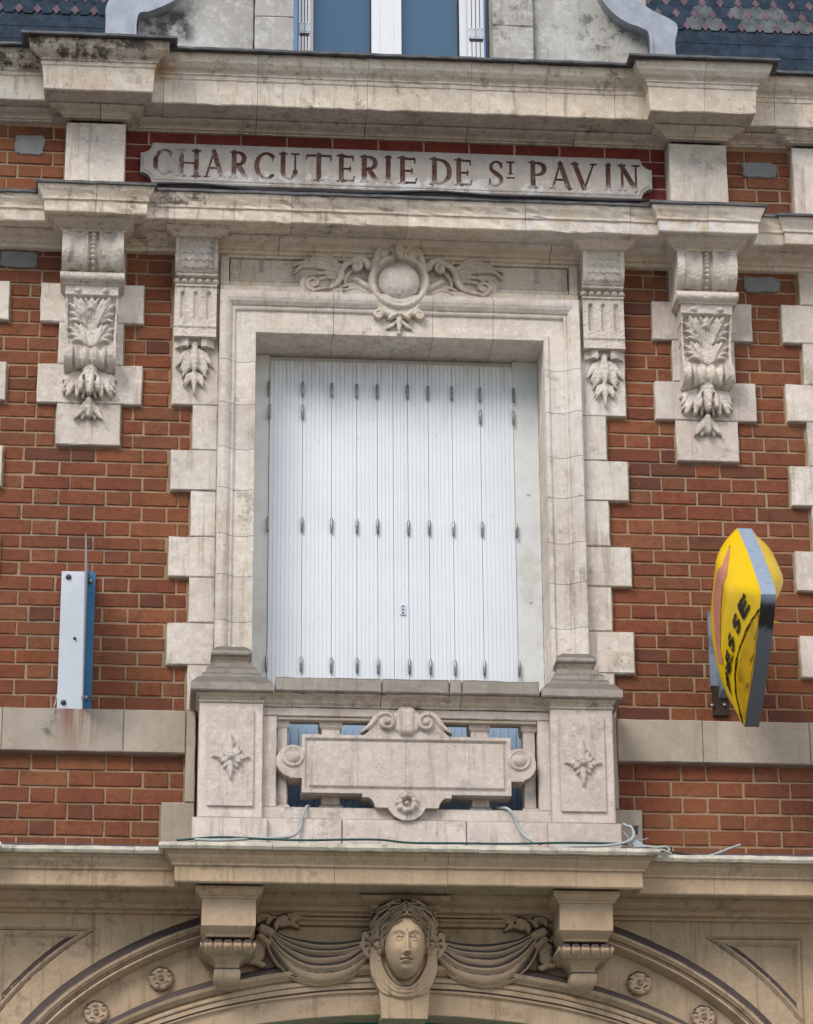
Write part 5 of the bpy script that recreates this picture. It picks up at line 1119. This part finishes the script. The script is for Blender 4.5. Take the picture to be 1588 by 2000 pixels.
decal('shaded_lower_facet', [z8(p) for p in ((694, 850), (624, 975), (558, 1120), (514, 1270), (492, 1440), (500, 1590), (528, 1720), (548, 1790))], [z8(p) for p in ((697, 852), (688, 975), (668, 1120), (648, 1270), (622, 1440), (600, 1590), (574, 1720), (556, 1800))], M['yellowshade'])  # lower front facet coloured darker because it faces down
# letters of PRESSE in slanted capitals running up the lower edge, each a printed strip set on the bulging face
GL = {'E': [[(0, 0), (0, 1)], [(0, 1), (.9, 1)], [(0, .52), (.75, .52)], [(0, 0), (.9, 0)]], 'R': [[(0, 0), (0, 1)], [(0, 1), (.6, 1), (.85, .78), (.6, .52), (0, .52)], [(.4, .5), (.9, 0)]],
      'P': [[(0, 0), (0, 1)], [(0, 1), (.6, 1), (.85, .78), (.6, .5), (0, .5)]], 'S': [[(.85, .95), (.35, 1.), (.02, .78), (.40, .54), (.82, .28), (.5, .0), (.0, .06)]]}
# quads in the photo: baseline start, baseline end, top start, top end (8x zoom coordinates)
LQ = [('E', (556, 905), (600, 805), (513, 808), (563, 715)), ('S', (497, 1058), (526, 955), (460, 965), (490, 872)), ('S', (456, 1220), (472, 1110), (422, 1130), (438, 1035)),
      ('E', (428, 1350), (458, 1245), (400, 1265), (410, 1195)), ('R', (418, 1460), (440, 1360), (398, 1400), (400, 1330)), ('P', (446, 1570), (440, 1480), (412, 1500), (404, 1430))]
for ch, b0, b1, t0, t1 in LQ:
    V = []; F = []
    def mp_(u, v):
        a = np.array(b0)*(1-u)+np.array(b1)*u; b = np.array(t0)*(1-u)+np.array(t1)*u; return z8(a*(1-v)+b*v)
    for s_ in GL[ch]:
        P = crom(s_, 6) if ch == 'S' else [np.array(s_[0])+(np.array(s_[1])-np.array(s_[0]))*k/6 for k in range(7)] if len(s_) == 2 else crom(s_, 5)
        base = len(V)
        for i, p in enumerate(P):
            d = np.array(P[min(i+1, len(P)-1)])-np.array(P[max(i-1, 0)]); d = d/max(1e-6, np.hypot(*d)); nn = np.array([-d[1], d[0]])*np.array([.215, .15])
            e = d*.10 if i in (0, len(P)-1) and ch != 'S' else 0; p2 = np.array(p)+(e if i == len(P)-1 else -np.array(e) if i == 0 else 0)
            for k in (-1, 0, 1): V.append(on_face(*px_on_face(*mp_(*(p2+nn*k))), .0055))
        for i in range(len(P)-1):
            for k in (0, 1): a = base+i*3+k; F.append((a, a+1, a+4, a+3))
    mesh('letter', V, F, M['black'], ys)
br = thing('sign_mount', 'blue-grey wall mount with rusty black foot holding the yellow lozenge sign', 'bracket')
x0, _ = at(1379, 1180, -.02); x1, _ = at(1421, 1380, -.02)
blk('wall_plate', x0+.005, x1, 5.96, 6.335, -.028, .0, M['bracket'], br, amp=0, bev=.002); blk('rusty_foot', x0+.012, x1+.004, 5.815, 5.9585, -.026, .0, M['rustdark'], br, amp=.002, bev=.002)
V = [(x0+.032, -.028, 6.26), (x0+.038, -.12, 6.18), (x0+.046, -.07, 5.93), (x0+.042, -.028, 5.90)]; V += [(x+.07, y-.004, z) for x, y, z in V]
mesh('gusset', V, [(0, 1, 2, 3), (7, 6, 5, 4), (0, 4, 5, 1), (1, 5, 6, 2), (2, 6, 7, 3), (3, 7, 4, 0)], M['bracket'], br)
box('mount_arm', XS+.01, XS+WR-.01, -.16, .0, 6.05, 6.30, M['bracket'], br)
for p in ((1391, 1378), (1415, 1377)):
    x, z = at(*p, -.03); tube('bolt', [(x, -.026, z), (x, -.036, z)], .009, M['steel'], br, 8)

# ================================================================== CABLES
def cab(name, pts, r, mat, label, n=9):
    P = [(*at(p[0], p[1], p[2]), p[2]) for p in pts]; tag(tube(name, [(q[0], q[2], q[1]) for q in crom(P, n)], r, mat), label, 'cable')
cab('green_cable', [(345, 1641, -.33), (430, 1635, -.34), (520, 1639, -.35), (600, 1641, -.37), (660, 1640, -.37), (740, 1640, -.37), (800, 1646, -.38), (900, 1647, -.38), (1000, 1648, -.38), (1100, 1646, -.37), (1180, 1647, -.36), (1225, 1648, -.35)], .0052, M['gcable'], 'dark green cable running along the lead sheet below the balcony')
cab('grey_cable', [(604, 1574, -.22), (598, 1577, -.27), (590, 1598, -.285), (586, 1618, -.29), (572, 1632, -.31), (540, 1637, -.33), (500, 1637, -.34), (440, 1641, -.35), (380, 1640, -.36)], .0070, M['cable'], 'grey cable curling out of the left openings of the parapet')
cab('grey_cable', [(972, 1579, -.22), (990, 1579, -.27), (1003, 1592, -.285), (1010, 1610, -.29), (1020, 1628, -.31), (1040, 1643, -.34), (1058, 1648, -.36)], .0070, M['cable'], 'grey cable curling out of the right openings of the parapet')
cab('pale_cable', [(1080, 1655, -.39), (1130, 1653, -.39), (1190, 1651, -.385), (1228, 1643, -.36), (1238, 1630, -.34), (1234, 1616, -.32), (1225, 1613, -.31), (1217, 1609, -.30)], .0065, M['cable'], 'pale cable bending up to a black connector at the right end of the cornice')
cab('pale_cable', [(1226, 1640, -.33), (1250, 1650, -.34), (1280, 1655, -.35), (1300, 1654, -.34), (1307, 1660, -.34), (1298, 1668, -.35), (1282, 1667, -.36), (1292, 1660, -.37), (1312, 1668, -.36)], .0055, M['cable'], 'pale cable looped into a small coil beside the right cornice break')
cab('pale_cable', [(1384, 1672, -.28), (1400, 1667, -.26), (1425, 1657, -.22), (1446, 1650, -.19)], .0055, M['cable'], 'short pale cable end sticking up over the right drip edge')
cab('black_wire', [(1312, 1664, -.33), (1360, 1672, -.31), (1420, 1676, -.30), (1500, 1678, -.30), (1588, 1680, -.30)], .0045, M['bcable'], 'black wire lying on the right lead sheet beyond the balcony')
cab('stray_wires', [(1218, 1624, -.30), (1226, 1634, -.31), (1238, 1640, -.32), (1256, 1640, -.31), (1266, 1637, -.30)], .0022, M['cable'], 'thin frayed wire ends beside the black connector')
x, z = at(1241, 1621, -.32); cn = thing('cable_connector', 'small black plastic cable connector on the right end of the cornice', 'connector')
box('body', x-.011, x+.010, -.335, -.31, z-.018, z+.012, M['black'], cn)
for k in range(4): tube('pin', [(x-.010+.0068*k, -.322, z+.008), (x-.012+.008*k, -.325, z+.020)], .0034, M['black'], cn, 6)
x0, z0 = at(1230, 1640, -.34); x1, z1 = at(1262, 1655, -.34)
tag(mesh('torn_sheet', [(x0, -.34, z0), (x0+.02, -.36, z0-.04), (x1, -.35, z1), (x0+.012, -.33, z0+.02)]+[(x0, -.336, z0-.004), (x0+.02, -.356, z0-.044), (x1, -.346, z1-.004), (x0+.012, -.326, z0+.016)], [(0, 1, 2, 3), (7, 6, 5, 4), (0, 4, 5, 1), (1, 5, 6, 2), (2, 6, 7, 3), (3, 7, 4, 0)], M['zinc']), 'bent scrap of pale sheet metal beside the cable connector', 'metal scrap')

# ================================================================== DORMER AND ROOF
dm = thing('dormer', 'old grey rendered dormer front with stone jambs round the upper window', 'dormer')
for a, b in ((-1.33, -.735), (.715, 1.315)): blk('render_panel', a, b, 9.10, 9.95, .10, .4, M['render'], dm, amp=.003)
for a, b in ((-.730, -.53), (.500, .712)):
    for z0, z1 in ((9.10, 9.55), (9.553, 9.98)): blk('stone_jamb', a, b, z0, z1, .062, .4, M['render'], dm, amp=.004)
def zstrip(sg, inner, outer):
    V = []; F = []; I = crom(inner, 7); O = crom(outer, 7)
    for a, b in zip(I, O): V += [(a[0], .03, a[1]), (b[0], .03, b[1]), (b[0], .20, b[1]), (a[0], .14, a[1]), (a[0]-sg*.008, .018, a[1]), (a[0]+sg*.006, .018, a[1])]
    n = len(I)
    for i in range(n-1):
        k = i*6; 
        for p, q in ((0, 1), (1, 2), (3, 0)): F.append((k+p, k+q, k+6+q, k+6+p))
        F.append((k+4, k+5, k+11, k+10)); F.append((k+3, k+4, k+10, k+9)); F.append((k+5, k, k+6, k+11))
    mesh('zinc_verge', V, F, M['zinc'], dm)
zstrip(1, [(1.318, 9.10), (1.318, 9.30), (1.317, 9.50), (1.275, 9.545), (1.20, 9.575), (1.12, 9.64), (1.06, 9.74), (1.02, 9.9)], [(1.455, 9.10), (1.452, 9.30), (1.445, 9.46), (1.462, 9.56), (1.43, 9.605), (1.32, 9.665), (1.235, 9.74), (1.15, 9.9)])
zstrip(-1, [(-1.338, 9.10), (-1.339, 9.30), (-1.338, 9.50), (-1.28, 9.53), (-1.20, 9.57), (-1.135, 9.62), (-1.08, 9.74), (-1.04, 9.9)], [(-1.50, 9.10), (-1.497, 9.30), (-1.492, 9.46), (-1.494, 9.54), (-1.475, 9.60), (-1.43, 9.66), (-1.34, 9.74), (-1.2, 9.9)])
tag(mesh('lead_apron', [(-1.32, .05, 9.25), (-.40, .05, 9.25), (-.53, .098, 9.345), (-1.32, .098, 9.385), (-1.32, .13, 9.2), (-.40, .13, 9.2)], [(0, 1, 2, 3), (0, 4, 5, 1), (1, 5, 2), (0, 3, 4)], M['zinc']), 'sloping zinc apron at the foot of the dormer wall, left of the window', 'flashing')
tag(mesh('lead_apron', [(.47, .05, 9.25), (1.36, .05, 9.25), (1.29, .098, 9.325), (.62, .098, 9.365), (.47, .13, 9.2), (1.36, .13, 9.2)], [(0, 1, 2, 3), (0, 4, 5, 1), (1, 5, 2), (0, 3, 4)], M['zinc']), 'sloping zinc apron at the foot of the dormer wall, right of the window', 'flashing')
dw = thing('dormer_window', 'white framed two-pane dormer window reflecting blue sky', 'window'); YW = .26
def wx(px, Y=YW): return at(px, 60, Y)[0]
zb_, zt_ = 9.15, 9.98
box('frame', wx(725), wx(783), YW-.03, YW+.05, zb_, zt_, M['winframe'], dw); box('frame', wx(605), wx(612), YW, YW+.05, zb_, zt_, M['winframe'], dw); box('frame', wx(897), wx(911), YW-.01, YW+.05, zb_, zt_, M['winframe'], dw)
box('gasket', wx(612), wx(614), YW+.002, YW+.05, zb_, zt_, M['black'], dw); box('gasket', wx(722.5), wx(725), YW+.002, YW+.05, zb_, zt_, M['black'], dw); box('gasket', wx(783), wx(785.5), YW+.002, YW+.05, zb_, zt_, M['black'], dw); box('gasket', wx(894), wx(897), YW+.002, YW+.05, zb_, zt_, M['black'], dw)
box('glass_pane', wx(614), wx(722.5), YW+.02, YW+.03, zb_, zt_, M['glass'], dw); box('glass_pane', wx(785.5), wx(894), YW+.02, YW+.03, zb_, zt_, M['glass'], dw)
box('rebate_line', wx(741)-.001, wx(741)+.001, YW-.0315, YW-.03, zb_, zt_, M['pvcframe'], dw); box('rebate_line', wx(768)-.001, wx(768)+.001, YW-.0315, YW-.03, zb_, zt_, M['pvcframe'], dw)
box('sill', wx(578), wx(945), .02, .3, 9.13, 9.16, M['lead'], dw)
for a, b, nm, zz in ((582, 606, 'left', at(595, 57, .2)[1]), (911, 943, 'right', at(930, 68, .2)[1])):
    fs = thing('folded_shutter', 'white folded shutter leaves stacked on edge at the %s side of the dormer window' % nm, 'shutter'); n = 4
    for k in range(n):
        xa = wx(a)+(wx(b)-wx(a))*k/n; xb_ = wx(a)+(wx(b)-wx(a))*(k+1)/n-.0045; box('shutter_leaf', xa, xb_, .185, .245, zb_, zt_, M['winframe'], fs)
    box('backing', wx(a), wx(b)-.004, .246, .30, zb_, zt_, M['black'], fs)
    for k in (0, 1):
        xa = wx(a)+(wx(b)-wx(a))*(.04+.5*k); xb_ = wx(a)+(wx(b)-wx(a))*(.46+.5*k); hp = box('hinge_plate', xa, xb_, .180, .1845, zz-.033, zz+.03, M['alu'], fs)
        for q, r in ((.2, -.024), (.8, -.024), (.2, .02), (.8, .02)):
            X_ = xa+(xb_-xa)*q; box('rivet', X_-.002, X_+.002, .178, .1805, zz+r-.002, zz+r+.002, M['screw'], hp)
    box('hinge_gap', wx(a)+.006, wx(b)-.010, .181, .1848, zz-.048, zz-.034, M['black'], fs)
# slates
SLM = {}
def slate_mesh(kind, var):
    key = (kind, var)
    if key in SLM: return SLM[key]
    w = .098 if kind != 'rect' else .192; w = w/2-.0015
    if kind == 'rect': P = [(-w, 0), (w, 0), (w, .19), (-w, .19)]
    elif kind == 'hex': P = [(-w*.42, 0), (w*.42, 0), (w, .042), (w, .19), (-w, .19), (-w, .042)]
    else: P = [(0, 0), (.021, .036), (0, .075), (-.021, .036)]
    P = [(x+random.uniform(-.0015, .0015), z+random.uniform(-.002, .002)) for x, z in P]; n = len(P); th = .005
    V = [(x, 0, z) for x, z in P]+[(x, th, z) for x, z in P]
    F = [tuple(range(n)), tuple(range(2*n-1, n-1, -1))]+[((k+1) % n, k, n+k, n+(k+1) % n) for k in range(n)]
    me = bpy.data.meshes.new('slate'); me.from_pydata(V, [], F); me.update(); me.materials.append(M[{'rect': 'slate', 'hex': 'slate', 'dia': 'slatep', 'lich': 'slatel'}[kind if var < 10 else 'lich']]); SLM[key] = me; return me
def roof(sg, nm):
    t = thing('slate_roof', 'blue-grey slate roof slope with hexagonal slates and mauve diamonds, %s of the dormer' % nm, 'roof')
    SL = .32; ang = math.atan(SL)
    xa, xb = (1.16, 2.5) if sg > 0 else (-2.5, -1.16); y0 = lambda z: .36+(z-9.4)*SL
    box_ = mesh('roof_boarding', [(xa, y0(9.1)+.03, 9.1), (xb, y0(9.1)+.03, 9.1), (xb, y0(10.4)+.03, 10.4), (xa, y0(10.4)+.03, 10.4)], [(0, 1, 2, 3)], M['black'], t)
    base = 9.712 if sg > 0 else 9.652
    def put(kind, x, z, lift, var):
        o = bpy.data.objects.new('slate', slate_mesh(kind, var)); COL.objects.link(o); o.parent = t
        o.location = (x, y0(z)-lift, z); o.rotation_euler = (-ang-.022+random.uniform(-.006, .006), random.uniform(-.008, .008), 0)
    nrect = 5 if sg > 0 else 4
    z0r = base-.27
    for r in range(-3, 4):
        z = z0r+r*.093
        for k in range(8):
            x = xa+k*.195+(.0975 if r % 2 else 0)+.03
            if x < xb-.08: put('rect', x, z, .006, random.randrange(4))
    zh = z0r+4*.093-.0
    for r in range(7):
        z = zh+r*.091
        for k in range(14):
            x = xa+k*.0985+(.049 if r % 2 else 0)
            if x > xb-.05: continue
            put('hex', x, z, .012, random.randrange(4)+(10 if sg > 0 and r < 2 and random.random() < (.85 if r == 0 else .35) else 0))
            put('dia', x+.049, z+.036-.040+.0, .0135, random.randrange(3)) if (r > 0 or True) else None
for sg, nm in ((-1, 'left'), (1, 'right')): roof(sg, nm)
